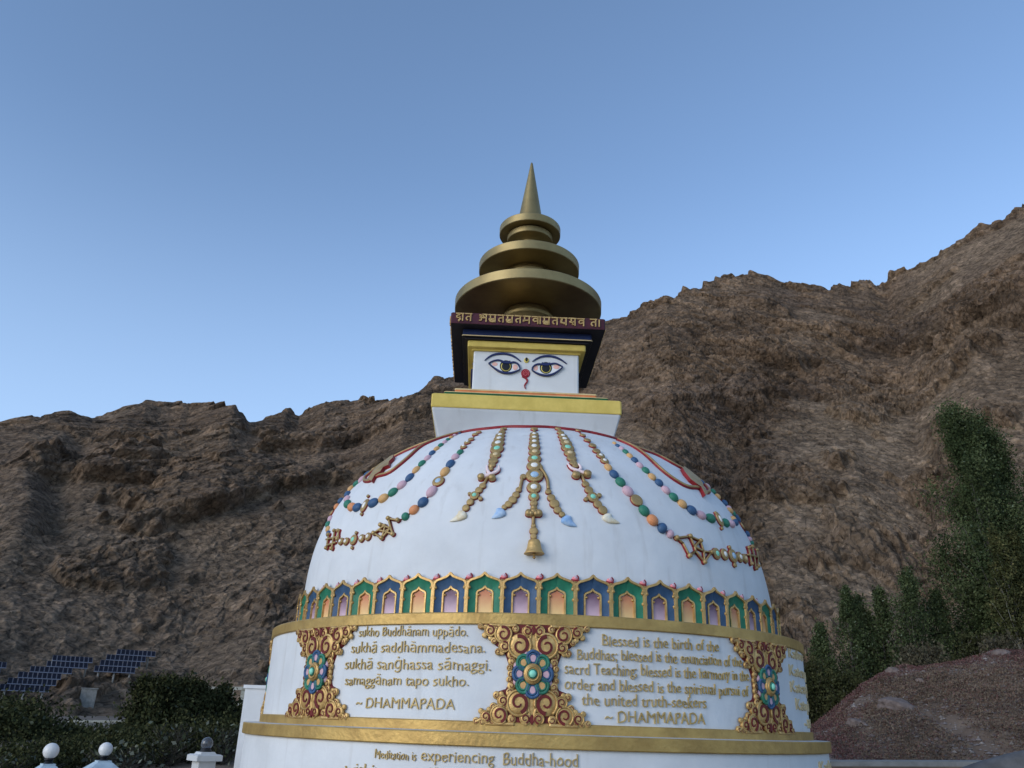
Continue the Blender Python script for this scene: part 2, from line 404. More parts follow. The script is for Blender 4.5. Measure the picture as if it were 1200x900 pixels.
# garland layout on the dome: bearing in degrees, height, radius, kind
T = {
'centre_chain': [(-1.6,5.017,0.041,'g'),(-1.75,4.854,0.048,'w'),(-1.81,4.774,0.051,'w'),(-1.86,4.692,0.054,'w'),(-1.91,4.604,0.061,'w'),(-1.87,4.509,0.061,'c'),(-1.93,4.404,0.067,'t'),(-2.06,4.293,0.074,'w'),(-2.04,4.157,0.086,'b'),(-2.25,4.006,0.068,'w'),(-2.29,3.893,0.052,'t'),(-2.31,3.815,0.036,'g'),(-2.47,3.556,0.023,'g'),(-2.45,3.499,0.04,'g'),(-2.51,3.44,0.03,'g')],
'centre_trefoil': [(-2.35,3.711,0.088)],
'centre_rod': [(-2.43,3.671),(-2.5,3.565)],
'bell': [(-2.39,3.401,0.049),(-2.44,3.242,0.086),(-2.38,3.217,0.014)],
'armL': [(-4.54,4.141,0.032,'g'),(-5.47,3.972,0.029,'g'),(-6.02,3.91,0.036,'g'),(-6.66,3.85,0.041,'g'),(-7.5,3.798,0.036,'g'),(-8.32,3.764,0.026,'g')],
'armLrod': [(-3.9,4.142),(-4.59,4.138),(-4.85,4.092),(-5.21,3.988)],
'armLdrop': [(-8.56,3.74),(-9.53,3.683),(-10.88,3.641)],
'armR': [(-0.78,4.276,0.031,'g'),(0.79,3.957,0.03,'g'),(1.31,3.884,0.039,'g'),(1.91,3.815,0.047,'g'),(2.47,3.743,0.038,'g'),(3.28,3.694,0.029,'g')],
'armRrod': [(-1.27,4.281),(-0.56,4.266),(0.68,4.131),(0.83,3.992)],
'armRdrop': [(3.69,3.676),(4.61,3.614),(6.07,3.574)],
'p2L': [(-13.15,5.035,0.036,'g'),(-12.52,4.926,0.038,'g'),(-12.44,4.839,0.052,'w'),(-12.18,4.76,0.057,'w'),(-12.0,4.671,0.067,'w'),(-11.72,4.567,0.069,'t'),(-11.7,4.463,0.057,'c'),(-11.91,4.375,0.049,'g'),(-11.99,4.31,0.038,'g'),(-12.12,4.256,0.027,'g'),(-13.34,4.027,0.034,'g'),(-14.04,3.975,0.037,'g'),(-14.84,3.91,0.047,'t'),(-16.0,3.932,0.018,'g'),(-13.46,3.869,0.022,'g'),(-15.61,3.831,0.036,'g'),(-16.4,3.763,0.036,'g')],
'p2Lhorn': [(-13.14,4.298),(-12.69,4.222),(-11.28,4.118),(-10.24,4.286),(-10.41,4.21),(-13.63,4.135)],
'p2Lbulb': [(-13.91,4.131,0.04),(-11.39,4.118,0.04)],
'p2Lrod': [(-12.41,4.154),(-13.12,4.048)],
'p2Ldrop': [(-16.59,3.721),(-17.62,3.666),(-19.62,3.619)],
'p2R': [(7.83,5.073,0.035,'g'),(7.29,4.942,0.041,'g'),(7.21,4.846,0.053,'w'),(7.2,4.775,0.056,'w'),(7.21,4.702,0.062,'c'),(7.08,4.613,0.067,'t'),(7.14,4.517,0.06,'c'),(7.24,4.436,0.05,'g'),(7.36,4.364,0.04,'g'),(7.64,4.323,0.031,'g'),(9.11,4.081,0.036,'g'),(9.6,4.008,0.042,'g'),(10.17,3.923,0.057,'t'),(8.62,3.89,0.022,'g'),(11.68,3.951,0.024,'g'),(11.0,3.841,0.042,'g'),(11.88,3.777,0.045,'g')],
'p2Rhorn': [(5.83,4.343),(6.66,4.272),(9.64,4.217),(8.4,4.348),(8.75,4.287),(7.25,4.2)],
'p2Rbulb': [(7.25,4.181,0.046),(9.93,4.207,0.046)],
'p2Rrod': [(8.59,4.206),(8.96,4.102)],
'p2Rdrop': [(12.38,3.736),(13.12,3.679),(15.18,3.649)],
's3L': [(-21.8,4.979,0.033,'g'),(-22.0,4.919,0.036,'g'),(-21.33,4.796,0.035,'g'),(-21.68,4.73,0.037,'w'),(-21.86,4.647,0.037,'w'),(-21.98,4.559,0.039,'G'),(-22.58,4.482,0.046,'P'),(-22.97,4.372,0.05,'B'),(-23.52,4.258,0.054,'Y'),(-24.3,4.127,0.066,'b'),(-25.27,3.999,0.058,'P'),(-26.75,3.871,0.06,'B'),(-28.61,3.788,0.056,'O'),(-30.47,3.717,0.051,'G'),(-32.01,3.674,0.023,'g')],
's3R': [(16.78,5.098,0.034,'g'),(15.08,4.937,0.035,'g'),(14.74,4.814,0.04,'g'),(15.04,4.708,0.042,'g'),(15.08,4.608,0.044,'g'),(15.46,4.529,0.046,'w'),(15.82,4.45,0.046,'w'),(16.08,4.358,0.045,'Y'),(16.82,4.262,0.053,'B'),(17.72,4.161,0.057,'G'),(18.79,4.049,0.062,'P'),(20.28,3.944,0.067,'g'),(21.44,3.827,0.061,'G'),(22.95,3.726,0.064,'O'),(24.91,3.647,0.064,'B'),(26.64,3.594,0.052,'P'),(27.96,3.554,0.027,'g')],
'latL': [(-32.01,3.674),(-34.8,3.71),(-36.62,3.644),(-32.67,3.516),(-35.53,3.486),(-38.17,3.557),(-33.56,3.589),(-35.16,3.636),(-34.95,3.559),(-36.72,3.582)],
'latR': [(27.96,3.554),(31.72,3.6),(34.5,3.57),(30.39,3.373),(34.33,3.332),(37.14,3.46),(29.31,3.505),(32.34,3.488),(32.38,3.437),(34.79,3.455)],
'ringL': [(-39.94,3.53,0.041,'w'),(-41.97,3.523,0.041,'w'),(-44.8,3.524,0.054,'t'),(-47.65,3.525,0.04,'w'),(-49.94,3.542,0.038,'w'),(-44.4,3.605,0.017,'g'),(-44.73,3.43,0.017,'g')],
'ringR': [(39.02,3.462,0.057,'t'),(41.93,3.478,0.058,'w'),(45.33,3.488,0.069,'b'),(48.51,3.502,0.054,'w'),(51.24,3.51,0.049,'c'),(44.88,3.583,0.021,'g'),(45.12,3.381,0.024,'g')],
'hashL': [(-57.55,3.684),(-56.36,3.508),(-54.45,3.705),(-53.18,3.476),(-52.25,3.687),(-51.38,3.574),(-58.3,3.631),(-51.31,3.605),(-56.51,3.541),(-52.09,3.545)],
'hashR': [(55.72,3.679),(53.78,3.468),(59.74,3.733),(56.27,3.435),(65.8,3.751),(58.97,3.487),(53.15,3.571),(62.23,3.63)],
's4L': [(-34.65,5.102,0.023,'B'),(-33.67,5.029,0.025,'P'),(-32.59,4.955,0.028,'Y'),(-31.89,4.891,0.029,'G'),(-31.51,4.828,0.031,'P'),(-31.35,4.759,0.034,'G'),(-31.42,4.69,0.035,'Y'),(-31.43,4.611,0.038,'B'),(-31.58,4.526,0.038,'P'),(-32.12,4.442,0.041,'G'),(-32.69,4.347,0.042,'Y'),(-33.31,4.239,0.047,'B'),(-34.66,4.143,0.053,'P'),(-36.48,4.06,0.055,'G'),(-38.88,3.997,0.058,'Y'),(-41.87,3.96,0.061,'B'),(-44.85,3.948,0.043,'w'),(-45.23,4.075,0.02,'k'),(-44.62,3.836,0.02,'k'),(-47.96,3.953,0.059,'B'),(-51.02,3.988,0.058,'O'),(-54.83,4.067,0.056,'G'),(-57.86,4.168,0.049,'P'),(-61.53,4.275,0.05,'B'),(-66.39,4.418,0.048,'Y'),(-63.94,4.466,0.046,'G'),(-61.03,4.499,0.044,'P'),(-63.38,4.608,0.044,'B'),(-58.6,4.618,0.04,'Y')],
's4R': [(25.38,4.868,0.026,'Y'),(25.14,4.81,0.03,'B'),(25.44,4.76,0.034,'P'),(25.38,4.692,0.037,'G'),(25.52,4.623,0.038,'Y'),(25.87,4.554,0.043,'B'),(26.26,4.476,0.042,'P'),(27.04,4.403,0.046,'G'),(27.77,4.316,0.047,'Y'),(28.89,4.243,0.052,'B'),(29.89,4.155,0.051,'P'),(31.27,4.074,0.055,'G'),(33.11,4.005,0.055,'Y'),(35.37,3.945,0.06,'B'),(38.19,3.913,0.054,'P'),(41.48,3.904,0.06,'G'),(45.36,3.931,0.047,'w'),(44.91,4.004,0.02,'k'),(44.49,3.807,0.02,'k'),(47.99,3.913,0.058,'G'),(51.68,3.938,0.052,'P'),(56.07,4.01,0.05,'B'),(56.05,4.047,0.046,'Y'),(61.29,4.183,0.047,'G'),(60.84,4.247,0.047,'P'),(61.3,4.325,0.05,'B'),(58.94,4.391,0.044,'Y'),(58.63,4.456,0.046,'G'),(58.69,4.537,0.044,'P'),(54.69,4.542,0.04,'B'),(56.3,4.641,0.036,'Y')],
's5L': [(-66.38,4.24,0.044,'B'),(-66.85,4.164,0.04,'O'),(-66.93,4.069,0.037,'g'),(-64.48,3.967,0.04,'P'),(-63.5,3.88,0.043,'G'),(-61.19,3.795,0.039,'Y'),(-59.13,3.716,0.039,'B')],
's5R': [(60.38,4.212,0.044,'Y'),(64.8,4.161,0.048,'B'),(63.77,4.048,0.04,'g'),(65.89,3.963,0.046,'B'),(65.29,3.889,0.041,'P'),(65.64,3.845,0.041,'G')],
'loopL': [(-35.74,5.145),(-40.34,5.035),(-47.16,4.934),(-54.3,4.837),(-57.38,4.683),(-57.88,4.554),(-57.56,4.475),(-53.59,4.385),(-49.45,4.345),(-47.59,4.39),(-43.28,4.389),(-41.1,4.472),(-40.26,4.649),(-42.13,4.875),(-40.66,5.017),(-38.46,5.09)],
'loopR': [(32.15,5.026),(34.76,4.883),(43.33,4.854),(47.26,4.729),(56.86,4.662),(54.91,4.507),(52.41,4.393),(48.28,4.323),(46.71,4.355),(43.89,4.338),(38.93,4.302),(35.18,4.379),(33.18,4.532),(33.41,4.755),(33.61,4.936),(33.17,5.033)],
'dagL': [(-51.85,4.753),(-47.86,4.653),(-47.21,4.584),(-45.08,4.502),(-46.95,4.488),(-46.25,4.413),(-47.88,4.376),(-46.94,4.281),(-50.7,4.353),(-52.67,4.507),(-52.6,4.588),(-52.92,4.652),(-54.59,4.762)],
'dagR': [(45.93,4.628),(52.63,4.728),(51.57,4.627),(50.84,4.531),(49.65,4.452),(47.27,4.361),(46.56,4.263),(43.8,4.203),(45.15,4.336),(43.88,4.362),(42.6,4.409),(43.46,4.526)],
}


# ================================================================== THE STUPA (one thing)
STUPA = empty('stupa', (AX, AY, 0))
tag(STUPA, 'large white domed stupa with painted eyes, gold disc spire and garland reliefs', 'stupa')

# ---- dome surface (local to the axis)
DR, DZ, DH, DP, DQ = 3.1199, 2.6, 2.9098, 2.9617, 1.8165
def dome_r(z):
    t = min(1, max(0, (z - DZ) / DH)); return DR * max(0.0, 1 - t ** DP) ** (1 / DQ)
def dome_cx(z): return 0.0155 - 0.0393 * (z - DZ)          # the old dome leans a hand's breadth
def dome_pt(az, z, off=0.0):
    a = radians(az); r = dome_r(z); e = .004
    dr = (dome_r(z + e) - dome_r(z - e)) / (2 * e)
    n = Vector((sin(a), -cos(a), -dr)).normalized()
    return Vector((dome_cx(z) + r * sin(a), -r * cos(a), z)) + n * off, n
def dome_fn(az, z, rot=0.0, sink=0.0):
    """tangent-plane mapping at a point of the dome; rot turns it, u right, v up, w out"""
    p, n = dome_pt(az, z); t, b, n = frame_from(n)
    c, s = cos(rot), sin(rot)
    def fn(u, v, w):
        return p + t * (u * c - v * s) + b * (u * s + v * c) + n * (w - sink)
    return fn
def dome_uv(p):                                              # pseudo plane coordinates -> surface
    return dome_pt(p[0], p[1])

# ---- drums and ledges
mb = MB()
lathe(mb, [(3.60, -0.4), (3.60, 1.442)], 160)
lathe(mb, [(3.60, 1.442), (3.40, 1.443)], 160)
PLINTH = mb.build('plinth', WHITE, STUPA)
mb = MB()
lathe(mb, [(3.58, 1.435), (3.628, 1.437), (3.634, 1.446), (3.634, 1.546), (3.626, 1.556)], 160, 0)
lathe(mb, [(3.626, 1.556), (3.44, 1.563), (3.40, 1.564)], 160, 1)
mb.build('gold_ledge', [GOLDB, WHITE2], STUPA)
mb = MB()
lathe(mb, [(3.40, 1.560), (3.452, 1.5605), (3.452, 1.640), (3.445, 1.648)], 160, 0)
lathe(mb, [(3.445, 1.648), (3.36, 1.654)], 160, 0)
mb.build('gold_ledge', [GOLDB, WHITE2], STUPA)
mb = MB(); lathe(mb, [(3.42, 1.56), (3.42, 2.53)], 160)
DRUM = mb.build('inscription_drum', WHITE, STUPA)
mb = MB()
lathe(mb, [(3.38, 2.510), (3.436, 2.512), (3.444, 2.520), (3.444, 2.615), (3.436, 2.625), (3.0, 2.640)], 160, 0)
mb.build('gold_ledge', [GOLDB], STUPA)

# ---- dome
mb = MB()
prof = []
for i in range(61):
    t = sin(pi / 2 * i / 60); z = DZ + DH * t; prof.append((max(dome_r(z), .002), z))
lathe(mb, prof, 160, cfun=dome_cx)
DOME = mb.build('dome', WHITE, STUPA)

# ---- twisted red cord round the crown of the dome
mb = MB(); P = []; NN = []
for i in range(240):
    az = i * 1.5; z = 5.145 + .012 * sin(radians(az * 20))
    p, n = dome_pt(az, z, .008); P.append(p); NN.append(n)
tube(mb, P, .034, 0, 6, NN, .8, True)
mb.build('rim_cord', REDP, STUPA)

# ---- row of ogee niches round the foot of the dome
NP = 2 * pi / 54; NW = 3.20 * NP / 2
def cyl_fn(r, az0=0.0, z0=0.0):
    def fn(u, v, w):
        a = radians(az0) + u / r
        return Vector(((r + w) * sin(a), -(r + w) * cos(a), z0 + v))
    return fn
nf0 = cyl_fn(3.116, 0, 2.630)
def nf(u, v, w): return nf0(u, v, w * .62)
def ogee(hw, sh, tip, n=7):
    """left spring -> tip -> right spring of an ogee arch: half width, shoulder height, tip height"""
    h = tip - sh
    L = [(-hw, sh), (-hw * .98, sh + h * .26), (-hw * .84, sh + h * .46), (-hw * .52, sh + h * .60), (-hw * .20, sh + h * .76), (0, tip)]
    L = smooth_path(L, n)
    return L + [(-x, y) for x, y in reversed(L[:-1])]
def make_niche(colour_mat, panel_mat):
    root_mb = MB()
    hw = NW - .020
    out = [(-hw, 0.0)] + ogee(hw, .285, .412) + [(hw, 0.0)]
    inn = [(-.093, 0.0)] + ogee(.093, .215, .300) + [(.093, 0.0)]
    # sloping painted reveal between the outer and the inner arch (own depth)
    n = min(len(out), len(inn)); vs = []
    for (a, b), (c, d) in zip(out, inn): vs += [nf(a, b, .098), nf((a + c) / 2, (b + d) / 2, .060), nf(c, d, .050)]
    fs = []
    for i in range(n - 1):
        for k in range(2): fs.append((i * 3 + k + 3, i * 3 + k, i * 3 + k + 1, i * 3 + k + 4))
    root_mb.add(vs, fs, 0, True)
    root = root_mb.build('niche', [colour_mat], STUPA)
    # panel
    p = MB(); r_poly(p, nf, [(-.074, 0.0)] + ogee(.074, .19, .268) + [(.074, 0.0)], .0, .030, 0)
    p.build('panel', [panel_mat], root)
    # gilded outer arch with curls
    g = MB()
    r_ribbon(g, nf, ogee(hw + .004, .285, .420), .028, .085, .120)
    for s in (-1, 1):
        r_cab(g, nf, s * (hw - .008), .275, .019, .098, .026)
        r_cab(g, nf, s * (hw + .002), .170, .021, .085, .032)
        r_ribbon(g, nf, [(s * (hw + .006), 0), (s * (hw + .006), .285)], .024, .082, .116)
        r_tube(g, nf, [(s * (hw - .010), .285), (s * (hw + .004), .315), (s * (hw + .016), .352)], .013, .104)
    g.build('gilded_arch', [GOLDL], root)
    # inner gilded arch
    g = MB()
    r_ribbon(g, nf, [(-.082, 0.0)] + ogee(.082, .205, .288) + [(.082, 0.0)], .021, .026, .062)
    for s in (-1, 1): r_cab(g, nf, s * .062, .205, .013, .036, .026)
    g.build('inner_arch', [GOLDL], root)
    # lotus bud standing in the valley to the right of the tip
    b = MB()
    r_cab(b, nf, NW, .366, .046, .012, .050, 2, ry=.034)
    r_cab(b, nf, NW, .384, .034, .018, .044, 0, ry=.030)
    r_cab(b, nf, NW + .003, .396, .023, .030, .034, 1, ry=.022)
    r_tube(b, nf, smooth_path([(NW + .030, .376), (NW + .036, .400), (NW + .016, .424)], 4), .007, .035, 2)
    r_poly(b, nf, [(NW - .028, .29), (NW + .028, .29), (NW + .045, .365), (NW - .045, .365)], .0, .058, 2)
    b.build('lotus_bud', [BUDP, PINK, REDP], root)
    return root
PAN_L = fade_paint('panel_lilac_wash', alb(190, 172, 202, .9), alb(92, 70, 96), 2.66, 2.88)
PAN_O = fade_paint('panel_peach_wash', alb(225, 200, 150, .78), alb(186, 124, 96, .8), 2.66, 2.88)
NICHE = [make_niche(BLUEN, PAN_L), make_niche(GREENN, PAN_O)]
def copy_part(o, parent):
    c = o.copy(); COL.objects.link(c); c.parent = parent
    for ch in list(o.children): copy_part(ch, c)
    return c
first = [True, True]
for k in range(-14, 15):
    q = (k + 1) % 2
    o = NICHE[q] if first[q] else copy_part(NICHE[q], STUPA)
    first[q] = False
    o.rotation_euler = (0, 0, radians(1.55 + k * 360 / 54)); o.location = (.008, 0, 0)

# ---- carved gold scroll ornaments with flower rosettes on the drum
sf0 = cyl_fn(3.42, 0, 2.070)
ZU = 1 / 835.0
SXK = .885
def make_scroll():
    sf = lambda u, v, w: sf0(u * SXK, v * .935, w)
    root_mb = MB()
    half = [(-510, 398), (-505, 372), (-440, 345), (-455, 300), (-410, 280), (-350, 285), (-365, 240), (-320, 205), (-270, 190), (-240, 120), (-215, 60), (-222, 0), (-215, -70), (-235, -120), (-300, -130), (-320, -185), (-280, -240), (-340, -260), (-370, -300), (-440, -300), (-460, -345), (-515, -370), (-520, -400)]
    plate = [(x * 1.03 * ZU, y * 1.02 * ZU) for x, y in half] + [(-x * 1.03 * ZU, y * 1.02 * ZU) for x, y in reversed(half)]
    ys = sorted(((y, -x) for x, y in half)); K = 40; NU = 28; vs = []
    for j in range(K + 1):
        y = (-400 + 798 * j / K); hwid = float(np.interp(y, [q[0] for q in ys], [q[1] for q in ys])) * 1.0 * ZU
        for i in range(NU + 1): vs.append(sf(hwid * (2 * i / NU - 1), y * ZU, .022 if 0 < i < NU else -.004))
    root_mb.add(vs, [(j * (NU + 1) + i, j * (NU + 1) + i + 1, (j + 1) * (NU + 1) + i + 1, (j + 1) * (NU + 1) + i) for j in range(K) for i in range(NU)], 0)
    root = root_mb.build('scroll_ornament', [SCRRED], STUPA)
    g = MB()
    D = [(-118, 225, 100, 1), (-268, 318, 74, 1), (-388, 345, 48, 1), (-480, 378, 28, 0), (-440, 305, 25, 0), (-352, 262, 30, 0), (-312, 172, 30, 0), (-255, 218, 48, 1), (-192, 150, 38, 0), (-55, 345, 44, 1), (-160, 362, 32, 0), (-215, 250, 30, 0), (-335, 362, 36, 0), (-430, 372, 24, 0), (-385, 282, 22, 0), (-275, 165, 22, 0),
         (-185, 95, 36, 0), (-205, 45, 27, 0), (-190, -2, 32, 0), (-205, -48, 27, 0), (-185, -95, 36, 0),
         (-118, -225, 100, -1), (-282, -320, 74, -1), (-400, -338, 46, -1), (-485, -372, 28, 0), (-445, -298, 24, 0), (-335, -262, 34, 0), (-312, -172, 33, 0), (-255, -215, 46, -1), (-192, -150, 38, 0), (-58, -345, 44, -1), (-175, -352, 38, 0), (-215, -265, 28, 0), (-345, -370, 32, 0), (-432, -378, 26, 0), (-375, -285, 22, 0), (-270, -162, 22, 0)]
    for sx in (-1, 1):
        for x, y, r, sp in D:
            u, v, rr = -sx * x * ZU, y * ZU, r * ZU
            r_disc(g, sf, u, v, rr, .014, .030 if r > 40 else .024, 0, seg=18, crown=.08)
            if sp:
                a0 = (pi * .5 if sp > 0 else -pi * .5) + (0 if sx > 0 else pi * .1)
                r_ribbon(g, sf, spiral(u, v, rr * .80, rr * .22, a0, 1.15 * sx * sp, 28), [rr * .34 * (1 - .6 * t / 28) for t in range(29)], .040, .0535, 1, bevel=.9)
                r_tube(g, sf, spiral(u, v, rr * 1.0, rr * .95, a0 + .6, -.72 * sx * sp, 20), rr * .13, .042, 0, 5)
            elif r > 25:
                r_ribbon(g, sf, spiral(u, v, rr * .70, rr * .25, y * .1 + sx, .85 * sx, 12), rr * .20, .034, .0435, 1, bevel=.85)
        # leafy stems tying the curls together
        for st in ([(-30, 150), (-40, 240), (-20, 330), (-60, 395)], [(-180, 130), (-240, 260), (-360, 330), (-500, 390)], [(-30, -150), (-40, -240), (-20, -330), (-60, -395)], [(-180, -130), (-240, -260), (-360, -320), (-500, -390)], [(-150, 390), (-260, 385), (-400, 392)], [(-150, -390), (-260, -392), (-400, -392)]):
            r_tube(g, sf, smooth_path([(-sx * x * ZU, y * ZU) for x, y in st], 5), 15 * ZU, .030, 0, 6)
    for y in (255, -255): r_poly(g, sf, [(-34 * ZU, (y - 130) * ZU), (34 * ZU, (y - 130) * ZU), (34 * ZU, (y + 130) * ZU), (-34 * ZU, (y + 130) * ZU)], .012, .034, 0)
    for y in (352, -352): r_poly(g, sf, [(-30 * ZU, y * ZU), (0, (y + 42) * ZU), (30 * ZU, y * ZU), (0, (y - 42) * ZU)], .030, .047, 1)
    g.build('gold_scrollwork', [GOLDL, SCRRED], root)
    # rosette
    b = MB()
    for k in range(8):
        a = k * pi / 4 + pi / 8; r_cab(b, sf, 150 * ZU * cos(a), 165 * ZU * sin(a), 34 * ZU, .03, .022)
    r_disc(b, sf, 0, 0, 120 * ZU, .028, .02, 1)
    b.build('rosette_backing', [PINK, REDB], root)
    for k in range(8):
        a = k * pi / 4
        c, s = cos(a), sin(a)
        def pf(u, v, w, c=c, s=s): return sf((u * c - v * s), (u * s + v * c) * 1.08, w)
        base, tip = (BLUE, PINK) if k % 2 == 0 else (GREEN, YEL)
        q = MB()
        outl = smooth_path([(70, -30), (110, -52), (150, -48), (172, 0), (150, 48), (110, 52), (70, 30)], 4)
        r_poly(q, pf, [(x * ZU, y * ZU) for x, y in outl], .030, .056, 0)
        r_tube(q, pf, [(x * ZU * .985, y * ZU * .93) for x, y in outl], 13 * ZU, .060, 0, 6)
        r_tube(q, pf, [((112 + (x - 112) * .62) * ZU, y * ZU * .58) for x, y in outl], 8 * ZU, .062, 0, 5)
        r_poly(q, pf, [((114 + (x - 112) * .56) * ZU, y * ZU * .52) for x, y in outl], .050, .064, 1)
        q.build('petal', [base, tip], root)
    h = MB()
    r_disc(h, sf, 0, 0, 80 * ZU, .040, .045, 0, seg=26, ry=84 * ZU, crown=.15)
    r_tube(h, sf, [(52 * ZU * cos(t * pi / 12), 54 * ZU * sin(t * pi / 12)) for t in range(24)], 9 * ZU, .088, 0, 6, closed=True)
    r_disc(h, sf, 0, 0, 40 * ZU, .075, .028, 1, seg=20)
    r_cab(h, sf, 0, 0, 31 * ZU, .098, .024, 2)
    h.build('rosette_hub', [GOLDL, GREEN, TURQ], root)
    return root
SCROLL = make_scroll()
for i, az in enumerate((-2.4, -43.2, 42.3, -88.0)):
    o = SCROLL if i == 0 else copy_part(SCROLL, STUPA)
    o.rotation_euler = (0, 0, radians(az))

# ---- raised gold lettering bent round the drums
def text_mesh(s):
    cu = bpy.data.curves.new('line_of_letters', 'FONT'); cu.body = s; cu.size = 1.0; cu.resolution_u = 3
    cu.offset = -.006
    o = bpy.data.objects.new('line_of_letters', cu); COL.objects.link(o)
    dg = bpy.context.evaluated_depsgraph_get(); dg.update()
    me = o.evaluated_get(dg).to_mesh()
    V = [v.co.copy() for v in me.vertices]; F = [list(p.vertices) for p in me.polygons]
    o.evaluated_get(dg).to_mesh_clear()
    bpy.data.objects.remove(o); bpy.data.curves.remove(cu)
    return V, F
def add_line(mb, s, az0, z0, az1, z1, xh, r, depth=.014, mat=0):
    """letters between two bearings; xh is the height of a capital"""
    V, F = text_mesh(s)
    x0 = min(v.x for v in V); x1 = max(v.x for v in V)
    k = xh / .72
    def mp(v, w):
        t = (v.x - x0) / (x1 - x0)
        a = radians(az0 + (az1 - az0) * t)
        jit = .004 * sin(t * 37 + len(s)) + .003 * sin(t * 91)
        z = z0 + (z1 - z0) * t + (v.y * k) * (1 + .06 * sin(t * 53 + len(s))) + jit
        return ((r + w) * sin(a), -(r + w) * cos(a), z)
    n = len(V)
    front = [mp(v, depth) for v in V]; back = [mp(v, -.004) for v in V]
    mb.add(front, F, mat)
    cnt = {}
    for f in F:
        for i in range(len(f)):
            e = (f[i], f[(i + 1) % len(f)]); cnt[e] = cnt.get(e, 0) + 1
    side = [(a, n + a, n + b, b) for (a, b) in cnt if (b, a) not in cnt]
    mb.add(front + back, side, mat)
mb = MB()
for a in (("sukho Buddh\u0101nam upp\u0101do.", -33.8, 2.408, -13.1, 2.400, .095), ("sukh\u0101 saddh\u0101mmadesana.", -35.2, 2.250, -10.1, 2.250, .105),
          ("sukh\u0101 sangh\u0101ssa s\u0101maggi.".replace('gh\u0101', '\u0121ha'), -36.3, 2.094, -9.1, 2.092, .105), ("samagg\u0101nam tapo sukho.", -35.9, 1.943, -12.6, 1.948, .098),
          ): add_line(mb, *a, 3.42)
mb.build('inscription', GOLDT, STUPA)
mb = MB(); add_line(mb, "~ DHAMMAPADA", -32.9, 1.735, -14.6, 1.742, .098, 3.42); mb.build('attribution', GOLDT, STUPA)
mb = MB()
for a in (("Blessed is the birth of the", 8.7, 2.352, 30.6, 2.368, .105), ("Buddhas; blessed is the enunciation of the", 4.6, 2.218, 36.0, 2.240, .105), ("sacrd Teaching; blessed is the harmony in the", 2.6, 2.082, 37.7, 2.112, .105),
          ("order and blessed is the spiritual pursui of", 2.6, 1.946, 37.3, 1.964, .105), ("the united truth-seekers", 5.3, 1.815, 27.1, 1.832, .105)): add_line(mb, *a, 3.42)
mb.build('inscription', GOLDT, STUPA)
mb = MB(); add_line(mb, "~ DHAMMAPADA", 9.0, 1.675, 26.7, 1.688, .105, 3.42); mb.build('attribution', GOLDT, STUPA)
mb = MB()
for a in (("Katha si", 53.5, 2.41, 66, 2.42, .11), ("Katesa pu", 53.0, 2.22, 72, 2.23, .12), ("Katesa gha", 52.8, 2.05, 73, 2.06, .12), ("Kata phu", 55, 1.87, 72, 1.88, .12)): add_line(mb, *a, 3.42)
mb.build('inscription', CREAM, STUPA)
mb = MB(); add_line(mb, "~ DHAM", 60, 1.69, 74, 1.70, .095, 3.42); mb.build('attribution', CREAM, STUPA)
mb = MB()
add_line(mb, "Meditation is", -26.0, 1.303, -19.2, 1.303, .075, 3.60)
add_line(mb, "experiencing", -18.4, 1.303, -7.6, 1.305, .100, 3.60)
add_line(mb, "Buddha-hood", -6.3, 1.300, 4.2, 1.303, .105, 3.60)
mb.build('inscription', GOLDT, STUPA)
mb = MB()
add_line(mb, "within oneself", -31.3, 1.150, -15.8, 1.152, .105, 3.60)
mb.build('inscription', GOLDT, STUPA)
mb = MB(); add_line(mb, "Katha", 55.0, 1.25, 68, 1.25, .12, 3.60)
mb.build('inscription', CREAM, STUPA)

# ================================================================== garlands and pendants on the dome
def unit_mesh(name, maker, mats):
    m = MB(); maker(m); return m.mesh(name, mats)
ident = lambda u, v, w: Vector((u, v, w))
def sphere(m, mat=0, nu=14, nv=9):
    vs = []
    for j in range(nv + 1):
        e = -pi / 2 + pi * j / nv
        for k in range(nu):
            a = 2 * pi * k / nu; vs.append((cos(e) * cos(a), cos(e) * sin(a), sin(e)))
    m.add(vs, [(j * nu + k, j * nu + (k + 1) % nu, (j + 1) * nu + (k + 1) % nu, (j + 1) * nu + k) for j in range(nv) for k in range(nu)], mat, True)
BEAD = {c: unit_mesh('bead', sphere, [mt]) for c, mt in dict(B=BLUE, G=GREEN, P=PINK, Y=YEL, O=ORA).items()}
def disc_maker(jewel):
    def mk(m):
        r_disc(m, ident, 0, 0, 1.06, -.10, .35, 1, 20)
        r_disc(m, ident, 0, 0, 1.0, .15, .40, 0, 20, crown=.12)
        if jewel:
            r_tube(m, ident, [(.60 * cos(t * pi / 10), .60 * sin(t * pi / 10)) for t in range(20)], .13, .56, 0, 6, closed=True)
            r_cab(m, ident, 0, 0, .50, .50, .34, 2)
    return mk
DISC = {c: unit_mesh('disc', disc_maker(mt is not None), [GOLD, REDP] + ([mt] if mt else [])) for c, mt in dict(g=None, w=PALEJ, c=CREAM, t=TURQ, b=LBLUE).items()}

def put(mesh, name, parent, az, z, sx, sy, sz, rot=0.0, lift=0.0):
    p, n = dome_pt(az, z, lift); t, b, n = frame_from(n)
    c, s = cos(rot), sin(rot)
    X = t * c + b * s; Y = b * c - t * s
    o = bpy.data.objects.new(name, mesh)
    o.matrix_basis = Matrix.Translation(p) @ Matrix(((X.x, Y.x, n.x), (X.y, Y.y, n.y), (X.z, Y.z, n.z))).to_4x4() @ Matrix.Diagonal((sx, sy, sz, 1))
    return link(o, parent)

def path3(L, n=5, off=.0):
    S = smooth_path([(a, z) for a, z, *_ in L], n); P = []; N = []
    for a, z in S:
        p, nn = dome_pt(a, z, off); P.append(p); N.append(nn)
    return P, N

